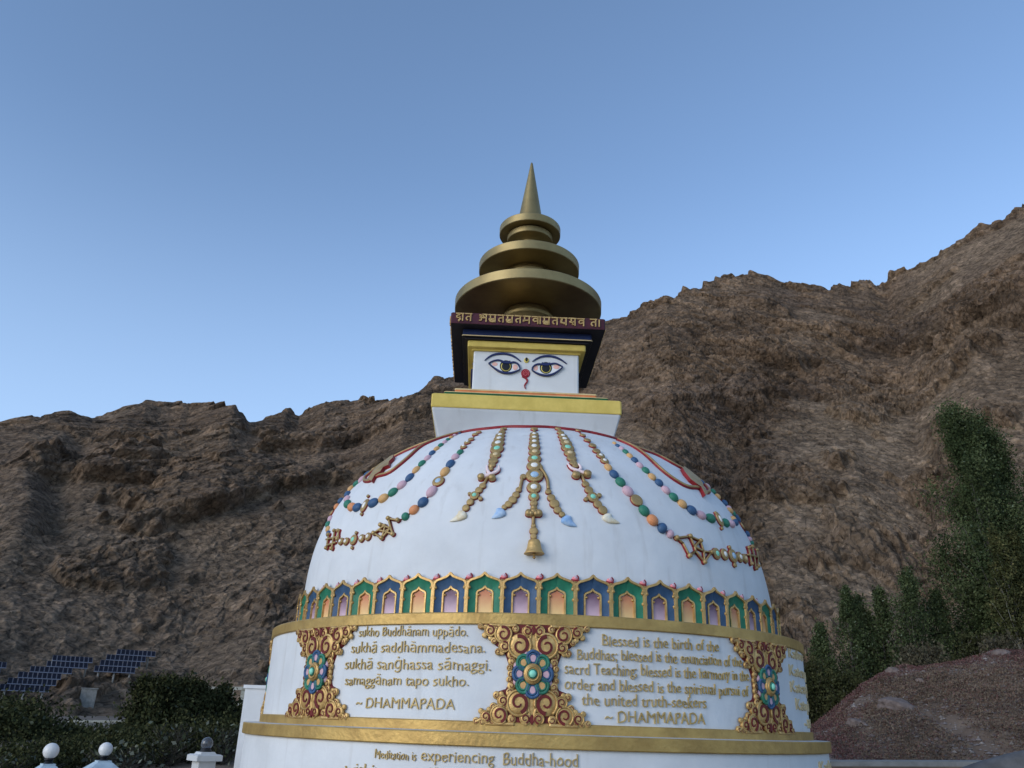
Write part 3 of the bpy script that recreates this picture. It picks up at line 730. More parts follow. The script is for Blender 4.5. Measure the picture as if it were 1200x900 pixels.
def ang(L, i):
    a = dome_pt(*L[max(i - 1, 0)][:2])[0]; b = dome_pt(*L[min(i + 1, len(L) - 1)][:2])[0]
    p, n = dome_pt(*L[i][:2]); t, u, n = frame_from(n); d = b - a
    return atan2(d.dot(u), d.dot(t))

def string(name, L, cord=.008, cord_mat=REDP, loop=None):
    """a strung garland: the cord is the part, every bead and medallion a piece of its own"""
    KN = [q for q in L if q[3] == 'k']; L = [q for q in L if q[3] != 'k']
    m = MB(); P, N = path3([q for q in (loop or L)], 5, .006); tube(m, P, cord, 0, 6, N, .8)
    root = m.build(name, [cord_mat], STUPA)
    for az, z, r, k in KN: put(DISC['g'], 'medallion_knob', root, az, z, r, r, .05, 0, .004)
    for i, (az, z, r, k) in enumerate(L):
        if k in BEAD:
            a = ang(L, i); d1 = (dome_pt(*L[max(i - 1, 0)][:2])[0] - dome_pt(az, z)[0]).length if i else 9
            d2 = (dome_pt(*L[min(i + 1, len(L) - 1)][:2])[0] - dome_pt(az, z)[0]).length if i < len(L) - 1 else 9
            half = min(d1, d2) * .5
            lon = min(max(half * 1.06, r * .9), r * 1.5)
            put(BEAD[k], 'bead', root, az, z, lon, r * 1.02, r * .80, a, r * .18)
        else:
            a = ang(L, i) if i and r > .05 else 0
            put(DISC[k], 'medallion', root, az, z, r * (1.15 if KN else 1.08), r * (2.1 if KN else 1.08), max(.045, r * .6), a, .004)
    return root

def chain(name, L, rods=(), w=.017):
    m = MB()
    for R in rods:
        P, N = path3(R, 4, .022); tube(m, P, w, 0, 7, N, .8)
        P, N = path3(R, 4, .006); tube(m, P, w * 1.15, 1, 6, N, .8)
    if not rods:
        P, N = path3(L, 2, .008); tube(m, P, .014, 0, 6, N, .8)
    root = m.build(name, [GOLD, REDP], STUPA)
    for i, (az, z, r, k) in enumerate(L):
        sy = 1.0
        if z > 4.55: sy = 1.25            # the upper discs are set tall on the flat crown
        put(DISC[k], 'disc', root, az, z, r * 1.12, r * sy * 1.1, max(.05, r * .75), 0, .004)
    return root

def drop(root_parent, L, mat):
    """painted flame-shaped drop: round shoulder, drawn-out curled tail"""
    m = MB(); S = smooth_path([(a, z) for a, z, *_ in L], 8); n = len(S); P = []; N = []; R = []
    for i, (a, z) in enumerate(S):
        t = i / (n - 1); p, nn = dome_pt(a, z, .008); P.append(p); N.append(nn)
        R.append(max(.005, .066 * min(1, .45 + t * 2.4) if t < .3 else .066 * max(.06, 1 - (t - .3) / .7) ** .9))
    tube(m, P, R, 0, 10, N, .5)
    return m.build('drop', [mat], root_parent)

def at2(p): return dome_fn(p[0], p[1])

# centre pendant
CC = chain('pendant_chain', T['centre_chain'] , [T['centre_rod'], [T['centre_chain'][0][:2], T['centre_chain'][6][:2], T['centre_chain'][11][:2]]])
f = at2(T['centre_trefoil'][0]); rr = T['centre_trefoil'][0][2]
m = MB()
for u, v, r in ((-.62, -.18, .42), (.62, -.18, .42), (0, .30, .42), (0, -.05, .45), (-.3, -.25, .35), (.3, -.25, .35)):
    r_disc(m, f, u * rr, v * rr * 1.4, r * rr * 1.08, -.01, .035, 1); r_disc(m, f, u * rr, v * rr * 1.4, r * rr, .015, .045, 0)
for s in (-1, 1): r_tube(m, f, spiral(s * .32 * rr, -.05 * rr, .30 * rr, .08 * rr, pi / 2, s * 1.1, 16), .07 * rr, .062, 0)
m.build('trefoil', [GOLD, REDP], CC)
# bell
b0, b1, b2 = T['bell']; p0, n0 = dome_pt(b0[0], b0[1]); p1, n1 = dome_pt(b1[0], b1[1])
Lb = (p0 - p1).length; m = MB()
prof = [(.004, 1.0), (.028, .99), (.050, .95), (.062, .86), (.068, .62), (.075, .40), (.086, .22), (.100, .09), (.108, .02), (.104, 0), (.085, .0), (.02, .05)]
ax = (p0 - p1).normalized(); side = ax.cross(n1).normalized(); out = side.cross(ax)
out = -out if out.dot(n1) < 0 else out
vs = []; K = 22
for r, t in prof:
    for k in range(K):
        a = 2 * pi * k / K; vs.append(p1 + ax * (Lb * t) + out * .055 + side * (r * cos(a)) + out * (r * .72 * sin(a)))
m.add(vs, [(j * K + k, j * K + (k + 1) % K, (j + 1) * K + (k + 1) % K, (j + 1) * K + k) for j in range(len(prof) - 1) for k in range(K)], 0, True)
tube(m, [p1 + out * .055 + ax * .03, p1 + out * .055 - ax * .03], .010, 0)
cb = p1 + out * .055 - ax * .035
m.add([cb + Vector(v) * .020 for v in ((1, 0, 0), (0, 1, 0), (-1, 0, 0), (0, -1, 0), (0, 0, 1), (0, 0, -1))], [(0, 1, 4), (1, 2, 4), (2, 3, 4), (3, 0, 4), (1, 0, 5), (2, 1, 5), (3, 2, 5), (0, 3, 5)], 0, True)
m.build('bell', [GOLDL], CC)
for s in 'LR':
    r_ = chain('pendant_chain', T['arm' + s], [T['arm%srod' % s]]); drop(r_, T['arm%sdrop' % s], DROPB)

PALEP = M('pale_rose_paint', alb(200, 186, 200), .5, var=.12, scale=10)
# side pendants with crossed horns
for s in 'LR':
    q = T['p2' + s]
    r_ = chain('pendant_chain', q, [T['p2%srod' % s], [q[0][:2], q[4][:2], q[9][:2]]])
    hn = T['p2%shorn' % s]; m = MB()
    for h in (hn[:3], hn[3:]):
        P, N = path3(h, 6, .03); k = len(P); tube(m, P, [.009 + .018 * i / (k - 1) for i in range(k)], 0, 8, N, .8)
        P, N = path3(h, 6, .006); tube(m, P, [.011 + .020 * i / (k - 1) for i in range(k)], 1, 6, N, .6)
    m.build('crossed_horns', [PALEP, REDP], r_)
    m = MB()
    for b in T['p2%sbulb' % s]:
        f = at2(b); r_disc(m, f, 0, 0, b[2] * 1.07, -.01, .03, 1); r_disc(m, f, 0, 0, b[2], .012, .05, 0); r_cab(m, f, 0, b[2] * .25, b[2] * .72, .04, .035, 2)
    m.build('horn_finial', [GOLD, REDP, PINK], r_)
    drop(r_, T['p2%sdrop' % s], DROPW)

# long bead garlands ending in lattice belts
def lattice(s):
    n = [q[:2] for q in T['lat' + s]]
    m = MB()
    if s == 'L': bars = [[n[0], n[1], n[3], n[8]], [n[1], n[6], n[4]], [n[2], n[6], n[3]], [n[2], n[7], n[4]], [n[7], n[5], n[4]], [n[9], n[8], n[6]]]
    else: bars = [[n[0], n[1], n[2], n[7]], [n[0], n[6], n[3], n[8]], [n[1], n[7], n[8]], [n[2], n[9], n[4]], [n[7], n[9], n[5]], [n[3], n[8], n[4], n[5]]]
    for B in bars:
        for a, b in zip(B, B[1:]):
            P, N = path3([a, b], 3, .028); tube(m, P, .0125, 0, 6, N, .8)
            P, N = path3([a, b], 3, .006); tube(m, P, .015, 1, 6, N, 1.1)
    for q in (n[0], n[1], n[2], n[3], n[4], n[5]):
        f = at2(q); r_disc(m, f, 0, 0, .028, -.005, .03, 1); r_disc(m, f, 0, 0, .025, .02, .030, 0)
    root = m.build('lattice_belt', [GOLD, REDP], STUPA)
    m = MB(); h = [q[:2] for q in T['hash' + s]]
    for a, b in ((0, 1), (2, 3), (4, 5), (6, 7), (8, 9)) if s == 'L' else ((0, 1), (2, 3), (4, 5), (6, 7)):
        P, N = path3([h[a], h[b]], 4, .028); tube(m, P, .013, 0, 6, N, .8); P, N = path3([h[a], h[b]], 4, .006); tube(m, P, .016, 1, 6, N, 1.1)
    for q in h[:6]:
        f = at2(q); r_disc(m, f, 0, 0, .026, -.005, .03, 1); r_disc(m, f, 0, 0, .023, .02, .030, 0)
    m.build('crossbar_link', [GOLD, REDP], STUPA)
    for az, z, r, k in T['ring' + s]:
        put(DISC[k], 'medallion', root, az, z, r * (1.25 if abs(az) > 45 else 1.1), r * 1.15, .05, 0, .004)
for s in 'LR':
    string('bead_garland', T['s3' + s]); lattice(s)
    string('bead_garland', T['s4' + s]); string('bead_garland', T['s5' + s])
    lp = [q[:2] for q in T['loop' + s]]
    m = MB()
    P, N = path3(lp, 4, .024); tube(m, P, .019, 0, 7, N, .7)
    P, N = path3(lp, 4, .006); tube(m, P, .031, 1, 7, N, .8)
    root = m.build('ribbon_loop', [GOLD, REDP], STUPA)
    dg = [q[:2] for q in T['dag' + s]]
    m = MB(); ca = sum(a for a, _ in dg) / len(dg); cz = sum(z for _, z in dg) / len(dg)
    rimp = [dome_pt(a, z, .05)[0] for a, z in dg]; low = [dome_pt(a, z, -.01)[0] for a, z in dg]
    cpt = dome_pt(ca, cz, .055)[0]; k = len(dg)
    m.add(rimp + [cpt], [(i, (i + 1) % k, k) for i in range(k)], 0); m.add(rimp + low, [(i, k + i, k + (i + 1) % k, (i + 1) % k) for i in range(k)], 1)
    m.build('dagger_charm', [GOLD, REDP], root)

# ================================================================== harmika (eye tower), eave and spire
TW = (-0.255, 0, 0); PSI = radians(1.5)
def tw(o):
    o.location = TW; o.rotation_euler = (0, 0, PSI); return o
mb = MB()
sq_loft(mb, [(1.02, 4.75), (1.18, 5.17), (1.272, 5.50), (1.274, 5.5335)], 0)
PED = tw(mb.build('pedestal', WHITE2, STUPA))
mb = MB(); sq_loft(mb, [(1.20, 5.530), (1.283, 5.5305), (1.289, 5.545), (1.289, 5.715), (1.275, 5.729)], 0)
mb.build('yellow_fascia', YBAND, PED)
mb = MB(); sq_loft(mb, [(1.10, 5.728), (1.128, 5.7285), (1.132, 5.812)], 1); sq_loft(mb, [(1.136, 5.8122), (1.136, 5.819), (1.130, 5.824)], 0)
mb.build('green_fillet', [CRFIL, GRFIL], PED)
mb = MB(); sq_loft(mb, [(.96, 5.823), (.992, 5.8245), (.992, 5.905)], 0); sq_loft(mb, [(.998, 5.9052), (.998, 5.925), (.985, 5.932)], 1)
mb.build('orange_fillet', [ORFIL, CRFIL], PED)

mb = MB(); sq_loft(mb, [(.765, 5.92), (.765, 6.66)], 0)
BOX = tw(mb.build('eye_tower', WHITE, STUPA))
mb = MB(); sq_loft(mb, [(.790, 6.618), (.80, 6.640), (.853, 6.6505), (.858, 6.660), (.858, 6.740), (.850, 6.748)], 0)
mb.build('yellow_cornice', YBAND, BOX)
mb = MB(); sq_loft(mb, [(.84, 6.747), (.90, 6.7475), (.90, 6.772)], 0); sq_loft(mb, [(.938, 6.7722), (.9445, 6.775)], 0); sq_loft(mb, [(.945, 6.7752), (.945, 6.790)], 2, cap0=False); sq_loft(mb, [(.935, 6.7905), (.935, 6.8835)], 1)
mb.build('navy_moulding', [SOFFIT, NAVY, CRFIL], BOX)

# painted relief on the four faces; front face carries the eyes in the picture, the others repeat it
def Z(X, Y):
    """drawing grid -> face metres (u right of centre, v above the foot of the box)"""
    return ((X - 538) / 643.0, 6.050 + (532 + .037 * (X - 540) - Y) / 598.0)
def face_fn(k):
    c, s = cos(k * pi / 2), sin(k * pi / 2)
    def fn(u, v, w):
        x, y = u, -(.765 + w); return Vector((x * c - y * s, x * s + y * c, v))
    return fn
def zz(L): return [Z(*p) for p in L]
def make_eye(fn, left):
    if left:
        up = [(188, 297), (228, 275), (275, 266), (315, 276), (350, 292), (390, 290), (425, 285), (460, 300), (478, 330), (482, 352)]
        lo = [(482, 352), (450, 368), (400, 384), (345, 386), (290, 370), (235, 335), (188, 297)]
        ir, pk = (350, 320), ((247, 302, 26, 18, .5), (437, 330, 24, 26, -.2))
    else:
        up = [(596, 360), (598, 332), (625, 308), (660, 300), (700, 308), (735, 309), (770, 298), (810, 294), (848, 308), (880, 327)]
        lo = [(880, 327), (838, 362), (790, 392), (730, 406), (672, 398), (625, 378), (596, 360)]
        ir, pk = (722, 334), ((628, 335, 22, 26, .2), (820, 325, 30, 18, -.4))
    up = smooth_path(up, 4); lo = smooth_path(lo, 4)
    m = MB()
    r_poly(m, fn, zz(up + lo[1:-1]), .0, .012, 0)
    for x, y, a, b, rt in pk:
        r_disc(m, fn, *Z(x, y), a / 643, .0125, .002, 1, ry=b / 598)
    for r, w, mt in ((57, .0150, 2), (46, .0185, 3), (39, .0220, 2)):
        r_disc(m, fn, *Z(ir[0], ir[1] + (4 if r < 50 else 0)), r / 643, .012, w - .012, mt, 22, ry=r * .98 / 598, crown=.05)
    r_ribbon(m, fn, zz(up), [(10 + 7 * sin(pi * i / (len(up) - 1))) / 560 for i in range(len(up))], .010, .034, 4)
    r_ribbon(m, fn, zz(lo), [(7 + 11 * sin(pi * i / (len(lo) - 1))) / 560 for i in range(len(lo))], .010, .034, 4)
    # heavy lid sits over the top of the iris
    lid = [(ir[0] - 42, ir[1] - 40), (ir[0], ir[1] - 32), (ir[0] + 42, ir[1] - 38)]
    r_ribbon(m, fn, zz(smooth_path(lid, 4)), 26 / 560, .016, .032, 4)
    return m.build('eye', [EYEWHITE, EYEPINK, BLACK, LEMON, EYENAVY], BOX)
for k in (0, 1, 3):
    fn = face_fn(k)
    make_eye(fn, True); make_eye(fn, False)
    for L in ([(150, 267), (190, 232), (245, 207), (320, 200), (390, 212), (445, 240), (490, 276)], [(595, 274), (635, 246), (690, 224), (760, 220), (825, 236), (875, 262), (918, 294)]):
        L = smooth_path(L, 4); m = MB()
        r_ribbon(m, fn, zz(L), [(4 + 17 * sin(pi * i / (len(L) - 1)) ** .8) / 560 for i in range(len(L))], -.002, .018, 0)
        m.build('eyebrow', [EYENAVY], BOX)
    m = MB()
    r_disc(m, fn, *Z(540, 262), 24 / 643, -.002, .014, 0, ry=24 / 598); r_cab(m, fn, *Z(540, 255), 12 / 643, .014, .012, 1, ry=20 / 598)
    m.build('forehead_mark', [LEMON, BLACK], BOX)
    m = MB(); c = Z(535, 385)
    r_disc(m, fn, c[0], c[1], 42 / 643, -.002, .014, 0, 24, ry=41 / 598, crown=.1)
    r_ribbon(m, fn, [(c[0] + a, c[1] + b * 1.2) for a, b in spiral(0, 0, 31 / 643, 6 / 643, -.6, 1.7, 34)], 4.6 / 643, .012, .018, 1)
    tl = smooth_path([(505, 412), (540, 432), (552, 460), (532, 490), (530, 508), (538, 528)], 5)
    r_ribbon(m, fn, zz(tl), [(21 - 14 * i / (len(tl) - 1)) / 600 for i in range(len(tl))], -.002, .022, 0)
    m.build('nose_curl', [CURLRED, CURLPK], BOX)

# eave slab with gilded script
mb = MB()
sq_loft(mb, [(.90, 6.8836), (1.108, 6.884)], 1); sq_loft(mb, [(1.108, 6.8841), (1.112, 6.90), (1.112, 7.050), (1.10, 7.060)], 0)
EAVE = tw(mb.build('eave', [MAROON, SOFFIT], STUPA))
def eave_fn(k):
    c, s = cos(k * pi / 2), sin(k * pi / 2)
    def fn(u, v, w):
        x, y = u, -(1.112 + w); return Vector((x * c - y * s, x * s + y * c, v))
    return fn
# hand-drawn letters: strokes on a grid 10 wide 10 high, head-line at 9.5
TA = [[(0, 9.5), (8, 9.5)], [(6.4, 9.5), (6.4, 0)], [(6.4, 5.6), (3.2, 5.8), (1.6, 4), (2.2, 2), (3.4, 1)]]
MA = [[(0, 9.5), (9, 9.5)], [(7.4, 9.5), (7.4, 0)], [(2.2, 9.5), (2.2, 4), (1.0, 3.2), (1.2, 4.4), (3, 4.2), (7.4, 4.4)]]
MRU = MA + [[(7.4, 1), (4.5, .6), (1.5, 1.6), (3.2, 2.8), (7, 2)]]
A_ = [[(4, 9.5), (10, 9.5)], [(8.6, 9.5), (8.6, 0)], [(.6, 8.2), (2.6, 8.8), (3.2, 7), (1.6, 5.6), (3.4, 4.6), (3, 2), (.6, 1.6)], [(3, 5.4), (6, 5.0), (8.6, 5.6)], [(5.4, 9.5), (5.0, 7.4), (6.6, 6.6)]]
VA = [[(0, 9.5), (8.4, 9.5)], [(7, 9.5), (7, 0)], [(7, 6.6), (3.6, 7.4), (1.8, 5.4), (3.4, 3.4), (7, 4.6)]]
AA = [[(0, 9.5), (3, 9.5)], [(1.6, 9.5), (1.6, 0)]]
DVA = [[(0, 9.5), (6, 9.5)], [(4, 9.5), (4, 7.6), (1.4, 6.8), (1, 4.6), (3.6, 4.0), (5, 5.4)], [(3.6, 4.0), (5.2, 2.2), (3, .8), (4.2, -.4)]]
DANDA = [[(1.4, 9.5), (1.4, 0)]]
GHA = [[(0, 9.5), (9, 9.5)], [(7.4, 9.5), (7.4, 0)], [(2, 8.8), (3.2, 7.4), (1.6, 6.4), (3.0, 5.6), (1.4, 4.2), (4, 3.0), (7.4, 4.0)], [(4.6, 2), (7.4, 3)]]
SRA = [[(0, 9.5), (9, 9.5)], [(7.4, 9.5), (7.4, 0)], [(2, 9.5), (3.6, 6.8), (1.4, 4.6), (4.2, 4.2), (7.4, 6)], [(4.2, 4.2), (5.6, 1)]]
LETTERS = [(DVA, 6), (AA, 4), (TA, 9), (None, 6), (A_, 11), (MRU, 10), (TA, 9), (MRU, 10), (TA, 9), (MA, 10), (VA, 8), (AA, 4), (MRU, 10), (TA, 9), (GHA, 10), (SRA, 10), (VA, 9), (None, 5), (TA, 9), (DANDA, 3)]
tot = sum(w for _, w in LETTERS)
def script_line(fn, parent):
    m = MB(); x = 0; W = 2.08; sx = W / tot; sy = .122 / 10
    for g, w in LETTERS:
        if g:
            for st in g:
                p = smooth_path(st, 3) if len(st) > 2 else st
                r_ribbon(m, fn, [(-W / 2 + (x + a) * sx, 6.918 + b * sy) for a, b in p], .021, -.004, .016 + .0012 * (x % 3), 0, bevel=.85)
        x += w
    return m.build('script_lettering', [GOLDL], parent)
for k in (0, 1, 3): script_line(eave_fn(k), EAVE)

# spire: necks, three great discs, cone
SP = (-0.215, 0, 0)
def rev(name, prof, mat, parent, n=96):
    m = MB(); lathe(m, prof, n); return m.build(name, mat, parent)
spire = rev('spire', [(.66, 7.055), (.66, 7.12), (.56, 7.16), (.50, 7.26), (.455, 7.40), (.42, 7.50), (.43, 7.52), (.43, 7.55), (.39, 7.57), (.37, 7.66)], GOLDS, STUPA)
spire.location = SP
rev('spire_disc', [(.30, 7.665), (.60, 7.656), (1.150, 7.650), (1.163, 7.660), (1.167, 7.806), (1.150, 7.820), (.55, 7.87), (.30, 7.90)], GOLDS, spire, 128)
rev('spire_neck', [(.40, 7.86), (.40, 8.12), (.415, 8.20), (.44, 8.24), (.44, 8.275), (.40, 8.29), (.36, 8.40)], GOLDS, spire)
rev('spire_disc', [(.28, 8.395), (.803, 8.372), (.812, 8.382), (.816, 8.516), (.802, 8.53), (.40, 8.57), (.2, 8.59)], GOLDS, spire, 112)
rev('spire_neck', [(.20, 8.56), (.175, 8.66), (.165, 8.88), (.19, 8.94), (.25, 8.972), (.366, 8.980), (.375, 8.988), (.375, 9.078), (.366, 9.088), (.31, 9.095), (.31, 9.12)], GOLDS, spire)
rev('spire_disc', [(.2, 9.112), (.497, 9.102), (.505, 9.110), (.507, 9.228), (.498, 9.240), (.26, 9.262), (.2, 9.27)], GOLDS, spire, 96)
rev('spire_cone', [(.235, 9.255), (.228, 9.262), (.19, 9.507), (.03, 10.52), (.022, 10.575), (.012, 10.606), (.001, 10.618)], GOLDS, spire, 64)

# ================================================================== LAND
def h3(i, j, k, s=0):
    """well mixed lattice hash -> 0..1"""
    with np.errstate(over='ignore'):
        n = (i.astype(np.uint32) * np.uint32(0x8da6b343)) ^ (j.astype(np.uint32) * np.uint32(0xd8163841)) ^ (k.astype(np.uint32) * np.uint32(0xcb1ab31f)) ^ np.uint32((s * 0x9e3779b1) & 0xffffffff)
        n ^= n >> np.uint32(16); n *= np.uint32(0x7feb352d); n ^= n >> np.uint32(15); n *= np.uint32(0x846ca68b); n ^= n >> np.uint32(16)
    return (n >> np.uint32(8)).astype(np.float32) / 16777216.0
def vnoise(p, s=0):
    f = np.floor(p); i = f.astype(np.int64); t = (p - f).astype(np.float32); t = t * t * t * (t * (t * 6 - 15) + 10)
    r = 0
    for a in (0, 1):
        wa = t[:, 0] if a else 1 - t[:, 0]
        for b in (0, 1):
            wb = t[:, 1] if b else 1 - t[:, 1]
            for c in (0, 1):
                wc = t[:, 2] if c else 1 - t[:, 2]
                r = r + wa * wb * wc * h3(i[:, 0] + a, i[:, 1] + b, i[:, 2] + c, s)
    return r * 2 - 1
def fbm(p, octv=5, s=0, gain=.5, ridged=False):
    r = 0; a = 1.0; q = p.copy(); tot = 0
    for o in range(octv):
        n = vnoise(q, s + o)
        if ridged: n = 1 - 2 * np.abs(n)
        r = r + a * n; tot += a; a *= gain; q = q * 2.03 + 11.7
    return r / tot
def blocks(p, s=0, soft=.09):
    """faceted rock: every cell is a tilted plane of its own height; returns (height, gap between cells)"""
    f = np.floor(p); i = f.astype(np.int64); n = len(p)
    d1 = np.full(n, 9., np.float32); d2 = d1.copy(); hh = np.zeros(n, np.float32); h2 = hh.copy()
    for a in (-1, 0, 1):
        for b in (-1, 0, 1):
            for c in (-1, 0, 1):
                I, J, K = i[:, 0] + a, i[:, 1] + b, i[:, 2] + c
                ox = h3(I, J, K, s + 1); oy = h3(I, J, K, s + 2); oz = h3(I, J, K, s + 3)
                dx = p[:, 0] - (I + ox); dy = p[:, 1] - (J + oy); dz = p[:, 2] - (K + oz)
                d = dx * dx + dy * dy + dz * dz
                hv = (h3(I, J, K, s + 4) - .5) * 1.3 + dx * (h3(I, J, K, s + 5) - .5) * 1.8 + dz * (h3(I, J, K, s + 6) - .7) * 1.8 + dy * (h3(I, J, K, s + 7) - .5) * 1.2
                m = d < d1
                m2 = ~m & (d < d2); h2 = np.where(m, hh, np.where(m2, hv, h2)); d2 = np.where(m, d1, np.minimum(d2, d)); hh = np.where(m, hv, hh); d1 = np.where(m, d, d1)
    g = np.sqrt(d2) - np.sqrt(d1)
    t = np.clip(g / soft, 0, 1); t = t * t * (3 - 2 * t)
    return hh * (.5 + .5 * t) + h2 * (.5 - .5 * t), g

RIDGE = [(-33.53,15.66),(-32.67,15.95),(-31.83,16.39),(-30.04,17.07),(-28.56,17.2),(-27.63,17.65),(-26.96,18.16),(-26.24,18.52),(-25.63,18.68),(-24.62,18.53),(-23.3,18.81),(-22.88,18.65),(-21.93,18.97),(-20.17,19.36),(-19.37,19.13),(-18.88,18.62),(-18.41,18.62),(-17.44,19.16),(-16.48,19.52),(-15.51,19.05),(-14.68,19.56),(-13.75,20.37),(-12.03,20.5),(-10.8,20.68),(-9.58,21.09),(-7.71,21.54),(-7.11,21.95),(-6.37,22.43),(-5.54,22.54),(-4.57,22.66),(-0.06,24.2),(3.89,25.53),(6.56,26.53),(7.1,27.36),(8.24,27.45),(9.57,27.64),(10.05,27.97),(11.91,28.29),(12.57,28.31),(13.25,28.73),(15.25,29.22),(16.57,29.5),(18.5,29.59),(19.41,29.25),(20.3,28.86),(21.46,28.26),(22.37,28.25),(23.36,28.05),(23.92,27.74),(24.7,27.84),(25.54,27.65),(26.5,27.83),(26.95,27.47),(27.64,27.18),(28.16,27.91),(29.06,28.23),(30.19,28.39),(31.34,28.68),(32.47,28.96),(34.18,29.55),(35.53,29.82),(36.37,30.11),(36.93,30.36)]
MOUND = [(18.4,-0.52),(19.49,0.39),(20.44,0.9),(21.33,1.41),(22.69,2.61),(23.74,3.26),(24.5,3.56),(25.24,3.76),(26.66,3.91),(28.05,4.05),(29.43,4.33),(30.55,4.47),(31.63,4.55)]

def sstep(a, b, x):
    t = np.clip((x - a) / (b - a), 0, 1); return t * t * (3 - 2 * t)
def gz(x, y):
    """ground height: a forecourt, then a terrace a little higher behind the stupa"""
    return .9 * sstep(12.5, 22.0, y) + .0 * x
def gz1(x, y): return float(gz(np.array([x], float), np.array([y], float))[0])

# ---- ground sheet out to the horizon
gx = np.concatenate([-np.geomspace(900, 42, 24), np.linspace(-40, 40, 81), np.geomspace(42, 900, 24)])
gy = np.concatenate([-np.geomspace(900, 12, 20), np.linspace(-10, 60, 71), np.geomspace(62, 1200, 26)])
X, Y = np.meshgrid(gx, gy); nx, ny = len(gx), len(gy)
P = np.stack([X.ravel(), Y.ravel(), gz(X.ravel(), Y.ravel())], 1)
P[:, 2] += .04 * vnoise(P * .6) * (P[:, 1] > 16)
idx = np.arange(nx * ny).reshape(ny, nx)
F = np.stack([idx[:-1, :-1], idx[:-1, 1:], idx[1:, 1:], idx[1:, :-1]], -1).reshape(-1, 4)
DUST = M('dry_ground', (0.22, 0.175, 0.135), .9, rgb2=(0.11, 0.085, 0.062), scale=.6, bump=.5, bscale=6, detail=9)
o = bpy.data.objects.new('ground', np_mesh('ground', P, F, [DUST])); link(o); tag(o, kind='structure')

